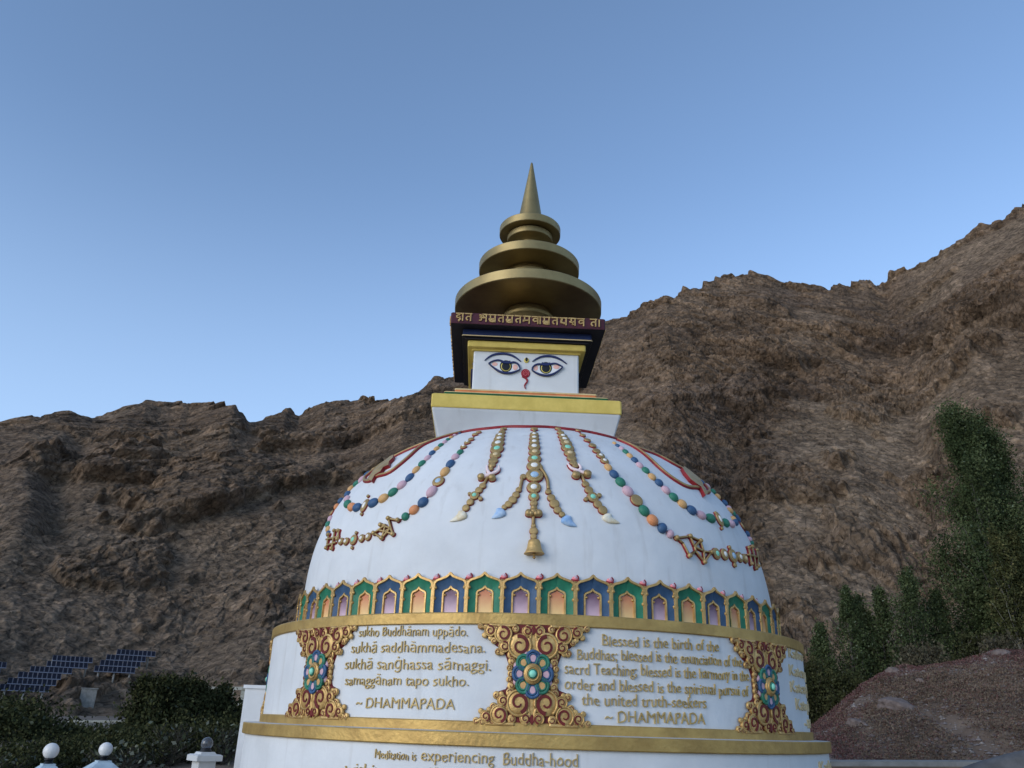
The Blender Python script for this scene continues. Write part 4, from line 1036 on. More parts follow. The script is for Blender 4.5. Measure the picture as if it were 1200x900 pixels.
# ---- rock mountain
def rock_material():
    m = bpy.data.materials.new('bare_rock'); m.use_nodes = True
    nt = m.node_tree; N = nt.nodes; L = nt.links; bs = N['Principled BSDF']
    bs.inputs['Roughness'].default_value = .95; bs.inputs['Specular IOR Level'].default_value = .1
    tc = N.new('ShaderNodeTexCoord'); O = tc.outputs['Object']
    at = N.new('ShaderNodeAttribute'); at.attribute_name = 'rock'           # r scree share, g block tone, b stain
    sp = N.new('ShaderNodeSeparateColor'); L.new(at.outputs['Color'], sp.inputs['Color'])
    n1 = N.new('ShaderNodeTexNoise'); n1.inputs['Scale'].default_value = .035; n1.inputs['Detail'].default_value = 8; n1.inputs['Roughness'].default_value = .65
    L.new(O, n1.inputs['Vector'])
    n2 = N.new('ShaderNodeTexNoise'); n2.inputs['Scale'].default_value = .7; n2.inputs['Detail'].default_value = 9; n2.inputs['Roughness'].default_value = .7
    L.new(O, n2.inputs['Vector'])
    c1 = N.new('ShaderNodeValToRGB'); e = c1.color_ramp.elements
    e[0].position = .36; e[0].color = (0.136, 0.097, 0.068, 1); e[1].position = .66; e[1].color = (0.218, 0.154, 0.104, 1)
    x = e.new(.5); x.color = (0.178, 0.125, 0.086, 1)
    L.new(n1.outputs['Fac'], c1.inputs['Fac'])
    tan_ = N.new('ShaderNodeMix'); tan_.data_type = 'RGBA'; L.new(sp.outputs['Red'], tan_.inputs['Factor']); L.new(c1.outputs['Color'], tan_.inputs['A'])
    tan_.inputs['B'].default_value = (0.262, 0.194, 0.134, 1)
    pur = N.new('ShaderNodeMix'); pur.data_type = 'RGBA'; L.new(sp.outputs['Blue'], pur.inputs['Factor']); L.new(tan_.outputs['Result'], pur.inputs['A'])
    pur.inputs['B'].default_value = (0.128, 0.094, 0.072, 1)
    mu = N.new('ShaderNodeMix'); mu.data_type = 'RGBA'; mu.blend_type = 'MULTIPLY'; mu.inputs['Factor'].default_value = 1
    c2 = N.new('ShaderNodeValToRGB'); c2.color_ramp.elements[0].position = .28; c2.color_ramp.elements[1].position = .72
    c2.color_ramp.elements[0].color = (.45, .43, .42, 1); c2.color_ramp.elements[1].color = (1.35, 1.32, 1.28, 1)
    L.new(n2.outputs['Fac'], c2.inputs['Fac']); L.new(pur.outputs['Result'], mu.inputs['A']); L.new(c2.outputs['Color'], mu.inputs['B'])
    m2 = N.new('ShaderNodeMix'); m2.data_type = 'RGBA'; m2.blend_type = 'MULTIPLY'; m2.inputs['Factor'].default_value = 1
    mr = N.new('ShaderNodeMapRange'); mr.inputs['To Min'].default_value = .5; mr.inputs['To Max'].default_value = 1.42
    L.new(sp.outputs['Green'], mr.inputs['Value']); L.new(mu.outputs['Result'], m2.inputs['A']); L.new(mr.outputs['Result'], m2.inputs['B'])
    # open joints between the blocks, coloured as thin dark lines
    nv = N.new('ShaderNodeTexNoise'); nv.inputs['Scale'].default_value = .35; nv.inputs['Detail'].default_value = 4; L.new(O, nv.inputs['Vector'])
    va = N.new('ShaderNodeVectorMath'); va.operation = 'MULTIPLY_ADD'; va.inputs[1].default_value = (3, 3, 3); L.new(nv.outputs['Color'], va.inputs[0]); L.new(O, va.inputs[2])
    jts = []
    for lean in (26, -33):
        jm = N.new('ShaderNodeMapping'); jm.vector_type = 'TEXTURE'; jm.inputs['Rotation'].default_value = (0, radians(-lean), 0); jm.inputs['Scale'].default_value = (2.8, 1.5, 1)
        L.new(va.outputs[0], jm.inputs['Vector'])
        jv = N.new('ShaderNodeTexVoronoi'); jv.feature = 'DISTANCE_TO_EDGE'; jv.inputs['Scale'].default_value = .40; L.new(jm.outputs['Vector'], jv.inputs['Vector']); jts.append(jv)
    jt = N.new('ShaderNodeMix'); L.new(at.outputs['Alpha'], jt.inputs['Factor']); L.new(jts[0].outputs['Distance'], jt.inputs['A']); L.new(jts[1].outputs['Distance'], jt.inputs['B'])
    jr = N.new('ShaderNodeMapRange'); jr.inputs['From Max'].default_value = .038; jr.inputs['To Min'].default_value = .45; L.new(jt.outputs['Result'], jr.inputs['Value'])
    m3 = N.new('ShaderNodeMix'); m3.data_type = 'RGBA'; m3.blend_type = 'MULTIPLY'; m3.inputs['Factor'].default_value = 1
    L.new(m2.outputs['Result'], m3.inputs['A']); L.new(jr.outputs['Result'], m3.inputs['B'])
    # every stone of the rubble has its own tone
    sv = N.new('ShaderNodeTexVoronoi'); sv.inputs['Scale'].default_value = 1.15; L.new(O, sv.inputs['Vector'])
    ss = N.new('ShaderNodeSeparateColor'); L.new(sv.outputs['Color'], ss.inputs['Color'])
    sr = N.new('ShaderNodeMapRange'); sr.inputs['To Min'].default_value = .70; sr.inputs['To Max'].default_value = 1.30; L.new(ss.outputs['Red'], sr.inputs['Value'])
    m4 = N.new('ShaderNodeMix'); m4.data_type = 'RGBA'; m4.blend_type = 'MULTIPLY'; m4.inputs['Factor'].default_value = 1
    L.new(m3.outputs['Result'], m4.inputs['A']); L.new(sr.outputs['Result'], m4.inputs['B'])
    L.new(m4.outputs['Result'], bs.inputs['Base Color'])
    vo = N.new('ShaderNodeTexVoronoi'); vo.inputs['Scale'].default_value = .8; vo.feature = 'F1'; L.new(O, vo.inputs['Vector'])
    ad = N.new('ShaderNodeMath'); ad.operation = 'MULTIPLY_ADD'; ad.inputs[1].default_value = .5; L.new(vo.outputs['Distance'], ad.inputs[0]); L.new(n2.outputs['Fac'], ad.inputs[2])
    bp = N.new('ShaderNodeBump'); bp.inputs['Strength'].default_value = 1.0; bp.inputs['Distance'].default_value = 1.1
    L.new(ad.outputs[0], bp.inputs['Height']); L.new(bp.outputs['Normal'], bs.inputs['Normal'])
    return m
ROCK = rock_material()

ra = np.array([a for a, _ in RIDGE]); re = np.array([e for _, e in RIDGE])
ra = np.concatenate([[-75, -60, -48, -40], ra, [42, 50, 62, 75]]); re = np.concatenate([[9, 11, 12.5, 14.2], re, [31.5, 32, 29, 26]])
az = np.concatenate([np.linspace(-72, -36, 90, endpoint=False), np.linspace(-36, 39, 1060), np.linspace(39, 72, 90)[1:]])
vv = np.concatenate([np.linspace(0, 1, 430), 1 + np.linspace(0, .35, 16)[1:]])
NA, NV = len(az), len(vv)
AZ, VV = np.meshgrid(az, vv)
E_ = np.interp(az, ra, re)[None, :]
def wob(a, s, f): return np.interp(a, np.linspace(-80, 80, 41), np.random.default_rng(s).uniform(-1, 1, 41)) * f
footd = 92 + wob(az, 3, 8); ridged_ = 250 + wob(az, 4, 16) + 50 * sstep(-5, 35, az)
VC = np.minimum(VV, 1)
d = footd[None] + (ridged_ - footd)[None] * VC ** .95
# large spurs: lower slopes lean out at some bearings, gullies between
# the skyline's own bumps belong to the crest only; lower down the face follows a smoothed ridge
ker = np.exp(-(np.arange(-40, 41) / 10.0) ** 2 / 2); ker /= ker.sum(); ag = np.linspace(-80, 80, 641)
es = np.convolve(np.pad(np.interp(ag, ra, re), 40, mode='edge'), ker, 'valid')
cw = sstep(.72, 1.0, VV)
E_ = np.interp(az, ag, es)[None, :] * (1 - cw) + E_ * cw
t = np.radians(E_)
H = (ridged_[None] * np.tan(t)) * (.80 * VC ** 1.12 + .20 * VC ** 2.0) + EYE * VC
over = np.maximum(VV - 1, 0)
d = d + over * 260; H = H - over * 170
co = np.stack([(d * np.sin(np.radians(AZ))).ravel(), (d * np.cos(np.radians(AZ))).ravel(), H.ravel()], 1)
vf = VV.ravel(); af = AZ.ravel()
nrm = np.stack([-.86 * np.sin(np.radians(af)), -.86 * np.cos(np.radians(af)), np.full(len(af), .51)], 1)
amp = .22 + .78 * np.clip((1.0 - vf) / .22, 0, 1); amp = np.where(vf > 1, .22, amp) * np.clip(vf / .05, .12, 1)
# bedding direction: rising to the right on the left flank, falling to the right on the right one
lat = 200 * np.radians(af); up = co[:, 2]; dep = d.ravel()
warp = fbm(co / 30., 3, 90); warp2 = fbm(co / 30., 3, 95)
rough = np.clip(.62 + 1.5 * fbm(co / 48., 3, 77), .16, 1) * (.45 + .55 * sstep(.2, .7, vf))              # smooth scree runs between crags
def flank(mask, lean, sq, seed):
    """crags, ledges and broken blocks with one bedding direction"""
    L_, U_, D_ = lat[mask], up[mask], dep[mask]; c, s_ = cos(lean), sin(lean)
    q = np.stack([(L_ * c + U_ * s_) * sq + warp[mask] * 2.6, D_ * .55 + warp2[mask] * 2.5, -L_ * s_ + U_ * c + warp2[mask] * 2.6], 1).astype(np.float32)
    qr = np.stack([q[:, 0] * .62, q[:, 1], q[:, 2]], 1)
    md = fbm(qr / 40., 4, seed, .42, True)
    b0_, _ = blocks(q / 24. + 5, seed + 8); b1_, g1_ = blocks(q / 10. + 1, seed + 10); b2_, g2_ = blocks(q / 4.4 + 3, seed + 20); b3_, g3_ = blocks(q / 1.9 + 7, seed + 30, .16); b4_, g4_ = blocks(q / .85 + 9, seed + 50, .3)
    fi = fbm(q / 1.7, 4, seed + 40, .62)
    on = fbm(np.stack([q[:, 0] * .8, q[:, 1], q[:, 2]], 1) / 15., 5, seed + 60, .55) + .25 * (vf[mask] - .55)
    oc = sstep(.0, .14, on)                                          # solid outcrops standing out of the scree
    rg = np.clip(rough[mask] * .45 + .65 * oc, .1, 1.1)
    dd = 6.5 * md * (.45 + .55 * rg) + rg * (2.6 * b0_ + 1.35 * b1_ + .85 * b2_) + (.35 + .65 * rg) * (.50 * b3_ + .24 * b4_) + .34 * fi
    dd = dd - rg * (.8 * np.exp(-(g1_ / .04) ** 2) + .5 * np.exp(-(g2_ / .06) ** 2)) - (.3 + .7 * rg) * .35 * np.exp(-(g3_ / .10) ** 2)
    return dd + 1.6 * oc + .8 * sstep(.16, .24, on), b1_, b2_, b3_, fi, oc
outp = [np.zeros(len(af), np.float32) for _ in range(6)]
wr = sstep(-1, 12, af).astype(np.float32)
for mask, w_, args in ((wr < 1, 1 - wr, (radians(26), .46, 30)), (wr > 0, wr, (radians(-33), .62, 230))):
    for acc, val in zip(outp, flank(mask, *args)): acc[mask] += val.astype(np.float32) * w_[mask]
core, b1, b2, b3, fine, outc = outp
big = fbm(np.stack([lat / 46. + warp * .35, dep / 140., up / 95.], 1), 4, 10, .5, True)
disp = amp * (1.6 * big + core)
# one dark cliff-sided gully on the left flank, and a boulder run on the right one
gul = np.exp(-((af + 29.3 - 1.6 * (vf - .6) + .8 * warp) / .9) ** 2) * sstep(.30, .42, vf) * (1 - sstep(.80, .95, vf))
disp -= 3.2 * gul * (.6 + .8 * b1); disp += 2.2 * np.exp(-((af + 31.2 + .8 * warp) / 1.1) ** 2) * sstep(.3, .45, vf) * (1 - sstep(.75, .9, vf))
run = np.exp(-((af - (17.5 + 6 * (vf - .45)) + 1.5 * warp) / 2.4) ** 2) * sstep(.1, .2, vf) * (1 - sstep(.62, .8, vf))
rb, rgap = blocks(co / 2.6 + 31, 400)
disp += run * (1.0 * rb + .8 * np.clip(rgap, 0, .5))
cr = np.exp(-((vf - 1) / .03) ** 2)
disp += cr * (1.7 * b1 + 1.5 * b2 + .9 * b3)                         # broken skyline
co = co + nrm * disp[:, None]
scree = np.clip((.55 - rough) * 1.6, 0, 1) * .75 + .5 * np.clip(fbm(co / 30., 3, 120) - .12, 0, 1)
scree *= .55 + .45 * sstep(3, 16, af)
scree = scree + .35 * (1 - sstep(.25, .75, vf))
scree = np.clip(scree + .25 * sstep(14, 26, af) * (1 - sstep(.45, .8, vf)) - .4 * run - .3 * outc, 0, 1)
tone = np.clip(.5 + .30 * b1 * rough + .35 * b2 * rough + .35 * b3 + .25 * fine - .25 * run, 0, 1)
stain = np.clip(fbm(co / 24., 4, 140) * 1.6 - .45 + .35 * run + .32 * outc, 0, .6)
colr = np.stack([np.clip(scree, 0, 1), tone, stain, wr], 1).astype(np.float32)
idx = np.arange(NA * NV).reshape(NV, NA)
F = np.stack([idx[:-1, :-1], idx[:-1, 1:], idx[1:, 1:], idx[1:, :-1]], -1).reshape(-1, 4)
me = np_mesh('mountain', co, F, [ROCK], smooth=False)
at = me.attributes.new('rock', 'FLOAT_COLOR', 'POINT'); at.data.foreach_set('color', colr.ravel())
o = bpy.data.objects.new('mountain', me); link(o); tag(o, kind='structure')
MT = co.reshape(NV, NA, 3)
def slope_pt(a, v):
    """a point on the mountainside"""
    return Vector(MT[int(np.argmin(np.abs(vv - v))), int(np.argmin(np.abs(az - a)))])
def slope_at(a, tanel):
    c = MT[:, int(np.argmin(np.abs(az - a)))]; k = (c[:, 2] - EYE) / np.hypot(c[:, 0], c[:, 1])
    j = int(np.argmax(k > tanel)); return Vector(c[j])

# ---- loose boulders lying on the slope are part of the talus: only the mound carries stones one can point at
ma = np.array([a for a, _ in MOUND]); mel = np.array([e for _, e in MOUND])
ma = np.concatenate([[15.8, 17.2], ma, [36, 42, 52, 64]]); mel = np.concatenate([[-1.6, -1.2], mel, [4.9, 5.2, 4.8, 4.5]])
def mound_front(a): return 24.0 - 1.2 * np.exp(-((a - 20) / 4) ** 2)
def mound_crest(a): return 31.5 + 1.5 * sstep(18, 34, a)
def mound_pt(a, v):
    a = np.asarray(a, float); v = np.asarray(v, float)
    f, c = mound_front(a), mound_crest(a)
    ch = EYE + np.tan(np.radians(np.interp(a, ma, mel))) * c
    vc = np.clip(v, 0, 1)
    dd = f + (c - f) * np.minimum(v, 1) + np.maximum(v - 1, 0) * 14
    base_ = .80
    z = base_ + (ch - base_) * (vc ** .8 * .55 + .45 * np.sin(vc * pi / 2)) - np.maximum(v - 1, 0) * .5
    ar = np.radians(a)
    return np.stack([dd * np.sin(ar), dd * np.cos(ar), z], -1)
ga = np.linspace(15.8, 60, 330); gv = np.concatenate([np.linspace(0, 1, 90), np.linspace(1, 1.9, 20)[1:]])
A2, V2 = np.meshgrid(ga, gv)
P = mound_pt(A2.ravel(), V2.ravel())
edge = np.clip(V2.ravel() / .08, 0, 1)
P[:, 2] += edge * (.26 * fbm(P / 1.5, 4, 200) + .07 * fbm(P / .35, 3, 210))
P[V2.ravel() == 0, 2] -= .3
nA, nV = len(ga), len(gv); idx = np.arange(nA * nV).reshape(nV, nA)
F = np.stack([idx[:-1, :-1], idx[:-1, 1:], idx[1:, 1:], idx[1:, :-1]], -1).reshape(-1, 4)
SOIL = M('mound_soil', (0.205, 0.146, 0.104), .95, rgb2=(0.115, 0.076, 0.054), scale=1.1, bump=.8, bscale=9, detail=9)
o = bpy.data.objects.new('hill', np_mesh('hill', P, F, [SOIL])); link(o); tag(o, kind='structure')
HILL = P.reshape(nV, nA, 3)
def hill_z(a, v):
    return HILL[int(np.argmin(np.abs(gv - v))), int(np.argmin(np.abs(ga - a)))]

# red ground cover and stones nobody could count
def scatter_quads(n, size, amin, amax, vmin, vmax, dens=None, seed=1, upright=.5):
    r = np.random.default_rng(seed)
    a = r.uniform(amin, amax, n * 2); v = r.uniform(vmin, vmax, n * 2) ** .9
    base_ = mound_pt(a, v)
    keep = (fbm(base_ / 1.1, 3, 300 + seed) + r.uniform(-.5, .5, n * 2)) > (dens if dens is not None else -.1)
    a, v = a[keep][:n], v[keep][:n]
    ii = np.clip(np.searchsorted(gv, v), 0, nV - 1); jj = np.clip(np.searchsorted(ga, a), 0, nA - 1)
    c = mound_pt(a, v); c[:, 2] = HILL[ii, jj, 2] + r.uniform(0, .10, len(a))
    k = len(a); s = size * r.uniform(.5, 1.5, k)[:, None]
    e1 = r.normal(size=(k, 3)); e1 /= np.linalg.norm(e1, axis=1)[:, None]
    e2 = r.normal(size=(k, 3)); e2[:, 2] += upright; e2 -= e1 * (e1 * e2).sum(1)[:, None]; e2 /= np.linalg.norm(e2, axis=1)[:, None]
    q = np.stack([c - e1 * s * .5, c + e2 * s * .35 - e1 * s * .1, c + e1 * s * .6, c - e2 * s * .35 + e1 * s * .1], 1).reshape(-1, 3)
    red = np.clip(sstep(.72, .98, v) + sstep(25, 19, a) + .5 * fbm(c / 2.2, 3, 333), 0, 1)
    mi = np.where(r.uniform(0, 1, k) < red * .8 + .1, r.choice([0, 0, 3], k), r.choice([1, 2, 2], k))
    return q, np.arange(4 * k).reshape(-1, 4), mi
q, f, mi = scatter_quads(150000, .042, 16.2, 44, .0, 1.06, .02, 3)
GC = [M('red_ground_cover', (0.135, 0.058, 0.052), .8, var=.35, scale=2), M('rust_ground_cover', (0.150, 0.085, 0.060), .8, var=.3, scale=2), M('straw_ground_cover', (0.185, 0.135, 0.092), .9, var=.3, scale=2), M('mauve_ground_cover', (0.165, 0.098, 0.085), .9, var=.3, scale=2)]
o = bpy.data.objects.new('ground_cover', np_mesh('ground_cover', q, f, GC, False, mi)); link(o)
tag(o, 'dry dark red and straw coloured ground cover spread over the stony mound', 'ground cover', kind='stuff')

def rock_mesh(name, r, seed, mat, flat=.6, n=3):
    import bmesh
    bm = bmesh.new(); bmesh.ops.create_icosphere(bm, subdivisions=n, radius=1)
    V = np.array([v.co[:] for v in bm.verts]); F = np.array([[v.index for v in f.verts] for f in bm.faces]); bm.free()
    hb, _ = blocks(V * 1.3 + seed * 7.7, seed); V = V * (1 + .16 * hb + .12 * vnoise(V * 2.1 + seed))[:, None]
    V = V * np.array([1.0, .8, flat]) * r
    return np_mesh(name, V, F, [mat], False)
PEB = [M('grey_pebble', (0.20, 0.165, 0.15), .9, var=.3, scale=3), M('pale_pebble', (0.27, 0.225, 0.195), .9, var=.3, scale=3), M('brown_pebble', (0.16, 0.115, 0.10), .9, var=.3, scale=3)]
# pebbles: many small facetted stones in one mesh
r = np.random.default_rng(17); vs = []; fs = []; mi = []
oct_v = np.array([(1, 0, 0), (0, 1, 0), (-1, 0, 0), (0, -1, 0), (0, 0, 1), (0, 0, -1)], float)
oct_f = np.array([(0, 1, 4), (1, 2, 4), (2, 3, 4), (3, 0, 4), (1, 0, 5), (2, 1, 5), (3, 2, 5), (0, 3, 5)])
for i in range(9000):
    a, v = r.uniform(16.5, 43), r.uniform(0, 1.02)
    c = hill_z(a, v); s = min(.085, .03 * r.lognormal(0, .7))
    vs.append(c + oct_v * r.uniform(.6, 1.2, (6, 3)) * s * np.array([1.3, 1.1, .75])); fs.append(oct_f + 6 * i); mi += [int(r.integers(0, 3))] * 8
o = bpy.data.objects.new('gravel', np_mesh('gravel', np.concatenate(vs), np.concatenate(fs), PEB, False, np.array(mi))); link(o)
tag(o, 'loose grey stones scattered over the red mound', 'gravel', kind='stuff')
BOULD = M('pale_boulder', (0.22, 0.165, 0.14), .9, rgb2=(0.12, 0.088, 0.076), scale=4, bump=.5, bscale=9)
for name, a, v, rr, sd, lab in (('boulder', 24.5, .42, .55, 3, 'largest pale grey boulder, halfway up the red mound'),
                                ('boulder', 20.6, .05, .30, 8, 'dark grey boulder at the foot of the mound beside the stupa'),
                                ('boulder', 21.9, .04, .20, 4, 'small pale stone block next to the white kerb'),
                                ('boulder', 22.2, .33, .30, 5, 'low flat stone left of the largest boulder'),
                                ('boulder', 30.6, .93, .34, 6, 'long pale rock outcrop at the crest under the yellowish tree'),
                                ('boulder', 24.6, .94, .32, 9, 'flat pale rock slab lying along the crest near the dry bush'),
                                ('boulder', 26.0, .66, .17, 11, 'small rounded stone between the largest boulder and the crest')):
    me = rock_mesh('boulder', rr, sd, BOULD, .55)
    o = bpy.data.objects.new(name, me); c = hill_z(a, v); o.location = (c[0], c[1], c[2] + .05 * rr); o.rotation_euler = (0, .25, radians(-a)); link(o)
    tag(o, lab, 'boulder', 'boulders on the red mound')

# ================================================================== TREES AND BUSHES
def leafmat(name, rgb, var=.3):
    m = M(name, rgb, .95, var=var, scale=.9, spec=.04); return m
POP = [leafmat('poplar_leaf_dark', (0.032, 0.046, 0.020)), leafmat('poplar_leaf', (0.054, 0.072, 0.030)), leafmat('poplar_leaf_light', (0.090, 0.108, 0.048)), leafmat('poplar_leaf_pale_back', (0.13, 0.155, 0.10))]
YELP = [leafmat('yellowing_leaf_dark', (0.038, 0.044, 0.018)), leafmat('yellowing_leaf', (0.058, 0.062, 0.024)), leafmat('yellowing_leaf_light', (0.082, 0.082, 0.034)), leafmat('yellowing_leaf_straw', (0.15, 0.13, 0.055))]
WIL = [leafmat('bush_leaf_dark', (0.032, 0.036, 0.016)), leafmat('bush_leaf', (0.050, 0.054, 0.022)), leafmat('bush_leaf_olive', (0.078, 0.078, 0.034)), leafmat('bush_leaf_grey', (0.075, 0.082, 0.055))]
SILV = [leafmat('silver_leaf_dark', (0.04, 0.05, 0.03)), leafmat('silver_leaf', (0.12, 0.135, 0.10)), leafmat('silver_leaf_pale', (0.17, 0.18, 0.14)), leafmat('silver_leaf_white', (0.22, 0.23, 0.19))]
STRAW = [leafmat('dry_twig_dark', (0.06, 0.052, 0.034)), leafmat('dry_twig', (0.095, 0.082, 0.052)), leafmat('dry_twig_light', (0.13, 0.112, 0.07)), leafmat('dry_twig_olive', (0.08, 0.085, 0.045))]
BARK = M('grey_bark', (0.16, 0.145, 0.125), .9, rgb2=(0.07, 0.06, 0.05), scale=6, bump=.6, bscale=20, stretch=(1, 1, .25))
BARKD = M('dark_twig_bark', (0.05, 0.045, 0.036), .95, var=.3, scale=6)
BARKP = M('pale_poplar_bark', (0.34, 0.32, 0.27), .85, rgb2=(0.18, 0.165, 0.135), scale=5, bump=.4, bscale=18, stretch=(1, 1, .3))

def leaves(centres, spread, n, size, rng, tip=(0, 0, 1)):
    """n leaf quads round clump centres; leaves of a clump share a tone"""
    k = len(centres); ci = rng.integers(0, k, n)
    c = centres[ci] + rng.normal(size=(n, 3)) * spread[ci][:, None] * np.array([1, 1, 1.15])
    s = size * rng.uniform(.55, 1.45, n)[:, None]
    e1 = rng.normal(size=(n, 3)) + np.array(tip) * .9; e1 /= np.linalg.norm(e1, axis=1)[:, None]
    e2 = rng.normal(size=(n, 3)); e2 -= e1 * (e1 * e2).sum(1)[:, None]; e2 /= np.linalg.norm(e2, axis=1)[:, None]
    q = np.stack([c - e1 * s * .5, c + e2 * s * .36, c + e1 * s * .62, c - e2 * s * .36], 1).reshape(-1, 3)
    ct = rng.uniform(0, 1, k)[ci] * .72 + rng.uniform(0, 1, n) * .28
    mi = np.where(rng.uniform(0, 1, n) < .022, 3, np.clip((ct * 3.2).astype(int), 0, 2))
    return q, mi

def tree(name, base, h, w, label, cat, group, mats, bark=BARK, n=18000, leaf=.075, seed=1, clear=.08, stems=1, shape='column', lean=0.0, clumps=None, stem_r=None):
    """stems with ascending limbs; clumps of leaves follow the limbs, so the outline is uneven and gappy"""
    rng = np.random.default_rng(seed)
    root = empty(name, base); tag(root, label, cat, group)
    tm = MB(); C = []; S = []
    R0 = stem_r or max(.03, h * .013)
    for s in range(stems):
        ph = 2 * pi * s / stems + rng.uniform(0, 1)
        off = (w * .22 if stems > 1 else 0)
        bx, by = off * .35 * cos(ph), off * .35 * sin(ph)
        tx, ty = off * cos(ph) + lean * h, off * sin(ph)
        hs = h * (rng.uniform(.82, 1.0) if s else 1.0)
        pts = []
        for i in range(9):
            t = i / 8; pts.append((bx + (tx - bx) * t + rng.normal() * .02 * h * t * .5, by + (ty - by) * t + rng.normal() * .012 * h * t, hs * .97 * t))
        tube(tm, pts, [R0 * (1 - .9 * i / 8) * (1 if stems == 1 else .75) for i in range(9)], 0, 7)
        PT = np.array(pts)
        nl = int((110 if shape == 'column' else 90) / (1 if stems == 1 else 1.6))
        for j in range(nl):
            t = clear + (1 - clear) * (j + rng.uniform(0, 1)) / nl                 # height the limb reaches
            if shape == 'column': env = min(1, (.50 + t * 1.7)) * min(1, ((1.02 - t) / .58)) ** .8
            elif shape == 'dome': env = sqrt(max(.02, 1 - (max(0, t - .30) / .72) ** 2))
            else: env = min(1, .5 + t * 3) * (1.03 - t) ** .85
            if stems > 1: env *= .8
            wid = max(.02 * w, w * .5 * env * rng.uniform(.30, 1.08))
            a = rng.uniform(0, 2 * pi)
            t0 = max(.02, t - (1.5 if shape == 'column' else .7) * wid / h)
            p = np.array([np.interp(t0, np.linspace(0, 1, 9), PT[:, k]) for k in range(3)])
            ax_ = np.array([np.interp(t, np.linspace(0, 1, 9), PT[:, k]) for k in range(3)])
            end = np.array([ax_[0] + cos(a) * wid, ax_[1] + sin(a) * wid, h * t * .985])
            mid = p * .45 + end * .55 + np.array([0, 0, -.10 * wid])
            if R0 * .3 * (1 - t) > .004 or j % 2 == 0:
                tube(tm, [tuple(p), tuple(mid), tuple(end)], [max(.006, R0 * .30 * (1 - t * .8)), max(.005, R0 * .18 * (1 - t * .8)), .004], 0, 4)
            for q in (.45, .7, .9, 1.0):
                pp = p * (1 - q) ** 2 + mid * 2 * q * (1 - q) + end * q * q
                sp_ = .045 * w * rng.uniform(.6, 1.5) * (.55 + .45 * env) + .02
                C.append(pp + rng.normal(size=3) * .02 * w); S.append(sp_)
    tm.build('trunk', [bark], root)
    C = np.array(C); S = np.array(S)
    q, mi = leaves(C, S, n, leaf, rng)
    o = bpy.data.objects.new('crown', np_mesh('crown', q, np.arange(len(q)).reshape(-1, 4), mats, False, mi)); link(o, root)
    return root

def polar(a, d, z=None):
    x, y = d * sin(radians(a)), d * cos(radians(a)); return (x, y, gz1(x, y) if z is None else z)
def top(a, d, tanel): return EYE + d * tanel
PG = 'poplars and trees behind the red mound'
def rtree(name, a, d, tanel, w, zb, label, mats, cat='tree', **kw):
    h = top(a, d, tanel) - zb
    return tree(name, polar(a, d, zb), h, w, label, cat, PG, mats, **kw)
rtree('poplar_tree', 32.4, 41, .338, 7.6, 2.6, 'tallest dark green poplar at the right, spire-topped with a broad leaning crown', POP, n=130000, leaf=.085, seed=5, clear=.08, lean=-.06, stems=2, stem_r=.16)
rtree('poplar_tree', 34.2, 42.5, .255, 6.0, 2.6, 'broad dark poplar filling the right edge beside the tallest one', POP, n=50000, leaf=.08, seed=6, clear=.08)
rtree('yellowing_poplar', 31.6, 37, .205, 2.3, 3.4, 'yellow-green young poplar with two pale trunks in front of the tallest one', YELP, bark=BARKP, n=16000, leaf=.085, seed=8, clear=.34, stems=2, stem_r=.085)
rtree('poplar_tree', 29.7, 40, .150, 3.8, 2.2, 'blue-green bushy poplar filling the gap at the foot of the tallest one', POP, n=22000, leaf=.09, seed=9, clear=.03)
rtree('poplar_tree', 26.2, 37.5, .170, 2.9, 2.2, 'narrow poplar with twin tips above the dry bush on the crest', POP, n=18000, leaf=.075, seed=10, clear=.10, stems=2)
rtree('poplar_tree', 27.6, 38.5, .146, 2.1, 2.2, 'short pointed poplar right of the twin-tipped one', POP, n=12000, leaf=.075, seed=11, clear=.05)
rtree('poplar_tree', 22.3, 37.5, .153, 2.2, 1.3, 'slim dark poplar, first of the three clustered tips near the stupa', POP, n=15000, leaf=.075, seed=12, clear=.04)
rtree('poplar_tree', 23.3, 38.5, .143, 2.5, 1.4, 'middle poplar of the three clustered tips near the stupa, lighter green', [POP[1], POP[2], POP[2], POP[3]], n=15000, leaf=.075, seed=13, clear=.04)
rtree('poplar_tree', 24.3, 37.8, .149, 2.3, 1.5, 'rightmost poplar of the three clustered tips near the stupa', POP, n=15000, leaf=.075, seed=14, clear=.04)
rtree('poplar_tree', 20.6, 37, .112, 2.4, .9, 'small cone-shaped tree left of the three clustered poplar tips', POP, n=15000, leaf=.075, seed=15, clear=.02, shape='cone')
rtree('leafy_bush', 19.3, 34, .075, 2.6, .9, 'dark rounded bush half hidden behind the right side of the stupa', WIL, cat='bush', n=19000, leaf=.075, seed=16, clear=.02, shape='dome', stems=4)
rtree('leafy_bush', 21.6, 34, .060, 2.4, 1.0, 'dark bush at the foot of the clustered poplars above the mound edge', WIL, cat='bush', n=18000, leaf=.075, seed=17, clear=.02, shape='dome', stems=4)
rtree('dry_bush', 26.3, 33.8, .087, 2.3, 2.9, 'straw-coloured dry bush on the crest of the mound', STRAW, cat='bush', n=6000, leaf=.09, seed=18, clear=.0, shape='dome', stems=5)
rtree('dry_bush', 30.4, 35.5, .098, 1.7, 3.5, 'sparse dry bush at the foot of the pale twin trunks', STRAW, cat='bush', n=2600, leaf=.09, seed=19, clear=.0, shape='dome', stems=4)
rtree('leafy_bush', 29.2, 36.5, .100, 1.7, 3.2, 'green bush on the crest between the dry bushes', WIL, cat='bush', n=4500, leaf=.1, seed=20, clear=.0, shape='dome', stems=4)
